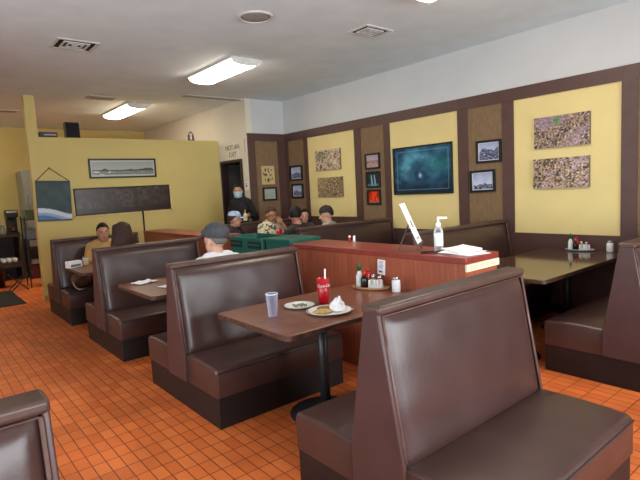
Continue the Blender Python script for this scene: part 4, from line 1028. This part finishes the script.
    if hairstyle == 'long':
        hb.ball(H(0, -.035, .035), .100, .092, .112, R=HRM); hb.ball(hc + Vector((0, -.058, -.11)), .142, .082, .17)
        for k in range(15):
            a = PI * (0.98 + 1.04 * k / 14); rx_, ry_ = .078, .092
            p0 = H(rx_ * .8 * math.cos(a), -.01 + ry_ * .8 * math.sin(a), .09); p1 = H(rx_ * 1.14 * math.cos(a), -.012 + ry_ * 1.14 * math.sin(a), -.04); p2 = hc + Vector((rx_ * 2.0 * math.cos(a), -.035 + ry_ * .9 * math.sin(a), -.24 - .03 * (k % 3)))
            hb.cone(p0, p1, .034, .030); hb.cone(p1, p2, .030, .018)
        fuse(hb, 'hair', HR, t, 0.009, 2)
    elif hairstyle == 'bun':
        hb.ball(H(0, -.115, .03), .04, .036, .04); hb.build('hair', HR, t, smooth=True)
    elif hairstyle == 'bob':
        for k in range(13):
            a = PI * (0.95 + 1.1 * k / 12)
            hb.cone(H(.07 * math.cos(a), -.01 + .085 * math.sin(a), .06), H(.09 * math.cos(a), -.012 + .10 * math.sin(a), -.09), .030, .024)
        fuse(hb, 'hair', HR, t, 0.009, 2)
    else: hb.build('hair', HR, t, smooth=True)
    if hat:
        HM = mat('hat_' + hatm, hatm, 0.8, 0.25, 30, 0.2, 90)
        sg = -1 if hat == 'backward' else 1
        if hat == 'flat':
            mb = MB(); mb.ball(H(0, -.022, .078), .098, .116, .082, 24, 12, R=HRM); mb.cone(H(-.045, .075, .062), H(.045, .075, .062), .030, .030)
            mb.ball(H(0, -.01, .055), .093, .112, .045, 24, 10, R=HRM)
            h_ = fuse(mb, 'cap', HM, t, 0.008, 3)
            bm_ = MB()
            def BP(u, v):
                a = (u - .5) * 2.0; r = .095 + .058 * v * math.cos(a * .8)
                return H(.92 * r * math.sin(a), r * math.cos(a) * 1.1, .045 - .018 * v)
            bm_.grid(BP, 14, 4); bm_.build('brim', HM, h_, smooth=True, solid=0.006)
        else:
            mb = MB()
            def CP(u, v):
                a = 2 * PI * u; th = v * PI / 2
                return H(.083 * math.cos(a) * math.cos(th) ** .6, -.010 + .103 * math.sin(a) * math.cos(th) ** .6, .045 + .090 * math.sin(th))
            mb.grid(CP, 28, 8); h_ = mb.build('cap', HM, t, smooth=True, solid=0.004)
            if hat == 'backward': return t
            bm_ = MB()
            def BP(u, v):
                a = (u - .5) * 2.0; r = .090 + .082 * v * math.cos(a * .8)
                return H(.90 * r * math.sin(a), sg * (r * math.cos(a) * 1.1) - .008, .042 - .016 * v + .0)
            bm_.grid(BP, 14, 4); bm_.build('brim', HM, h_, smooth=True, solid=0.004)
            MB().ball(H(0, -.01, .139), .008, .008, .005, 10, 6).build('button', HM, h_, smooth=True)
    return t
aloha = bpy.data.materials.new('patterned_shirt'); aloha.use_nodes = True
N = aloha.node_tree.nodes; L = aloha.node_tree.links; b = N['Principled BSDF']; b.inputs['Roughness'].default_value = 0.8
tc = N.new('ShaderNodeTexCoord'); vo = N.new('ShaderNodeTexVoronoi'); vo.inputs['Scale'].default_value = 34; L.new(tc.outputs['Object'], vo.inputs['Vector'])
cr = N.new('ShaderNodeValToRGB'); cr.color_ramp.interpolation = 'CONSTANT'
sp_ = N.new('ShaderNodeSeparateColor'); L.new(vo.outputs['Color'], sp_.inputs['Color'])
els = cr.color_ramp.elements; els[0].color = lin('cfc8ae') + [1]; els[1].position = 0.45; els[1].color = lin('3c4a40') + [1]
for p_, c_ in ((0.58, 'd8d2bc'), (0.80, 'a8703c'), (0.9, '2c2f30')): e_ = els.new(p_); e_.color = lin(c_) + [1]
L.new(sp_.outputs['Red'], cr.inputs['Fac']); L.new(cr.outputs['Color'], b.inputs['Base Color'])

person('person in a white t-shirt and dark grey flat cap, back to the camera', (2.065, 3.95, 0), 0, 'c99a84', 'e6e6ea', '2e3440', '6b6560', head=(0.32, 0.10), hat='flat', hatm='434549', s=1.055)
person('person with long dark brown hair seen from behind over the third booth back', (1.885, 5.885, 0), 0, 'b98a70', '3a2f34', '2a2a30', '38261f', sleeve='long', head=(0.1, -0.05), hairstyle='long', s=1.05)
person('person in an orange shirt with dark pulled-back hair facing the camera in the far booth', (2.05, 7.25, 0), PI, 'b07f62', 'b08a52', '2a2a30', '1f1715', head=(-0.15, -0.06), hairstyle='bun', collar='a06a2c', armR=((.26, .08, .26), (.20, .34, .385)), s=1.0)
person('person in a light blue baseball cap and dark shirt, facing right', (3.99, 7.03, 0), PI + 0.55, 'c09078', '2a282c', '25252b', '3a2c24', head=(0.65, -0.05), hat='cap', hatm='9db4d8', s=1.04)
person('person in a patterned cream shirt looking down with one hand at the cheek', (4.68, 7.0, 0), PI, 'a8765a', 'cfc8ae', '2b2b32', '4a342a', head=(-0.12, -0.30), shirt_m=aloha, armR=((.25, .10, .27), (.10, .34, .385)), armL=((-.25, .20, .34), (-.125, .155, .565)), collar='cfc8ae', s=1.07)
person('person with short black hair and dark shirt, back to the camera', (4.22, 5.585, 0), 0, 'b07c64', '2c2526', '25252b', '191516', sleeve='long', head=(-0.75, -0.1), s=1.10, lean=0.05)
person('person with dark hair facing left between the black-haired diner and the capped diner', (5.40, 7.0, 0), PI, 'c4937c', '5f5650', '2b2b32', '241b1a', head=(0.75, -0.05) if False else (-0.75, -0.05), hairstyle='bob', s=0.97)
person('person in a grey t-shirt and dark cap, in profile before the far yellow panel', (4.79, 5.62, 0), 0.35, 'c09078', '8f9a92', '2b2b32', '2a201e', head=(0.95, -0.12), hat='backward', hatm='2e2624', s=1.07)
wz = math.atan2(-0.92, -0.40) ; wrot = math.atan2(0.92, -0.40)
wt = person('standing person in black with a face mask holding a bottle by the dark doorway', (4.72, 8.02, 0), wrot, 'b98a70', '17161a', '17161a', '221a18', sleeve='long', head=(0.55, -0.05), mask='a9c4d0', stand=True, armL=((-.25, -.13, .25), (-.255, .10, .285)), armR=((.25, -.02, .24), (.24, .08, .02)), s=1.03)
R_ = Matrix.Translation((4.72, 8.02, 0)) @ Matrix.Rotation(wrot, 4, 'Z')
jp = R_ @ Vector((-.262, .225, 0))
lathe_thing('squeeze_bottle', 'cream bottle held by the masked person at the doorway', (jp.x, jp.y, 1.10), 'bottle', [(0.036, 0), (0.040, 0.006), (0.040, 0.09), (0.020, 0.13), (0.016, 0.14)], mat('cream_bottle', 'dcd2ae', 0.4), [(0.02, 0.1405), (0.018, 0.16), (0.008, 0.20)], mat('amber_cap', 'c48a3c', 0.4))
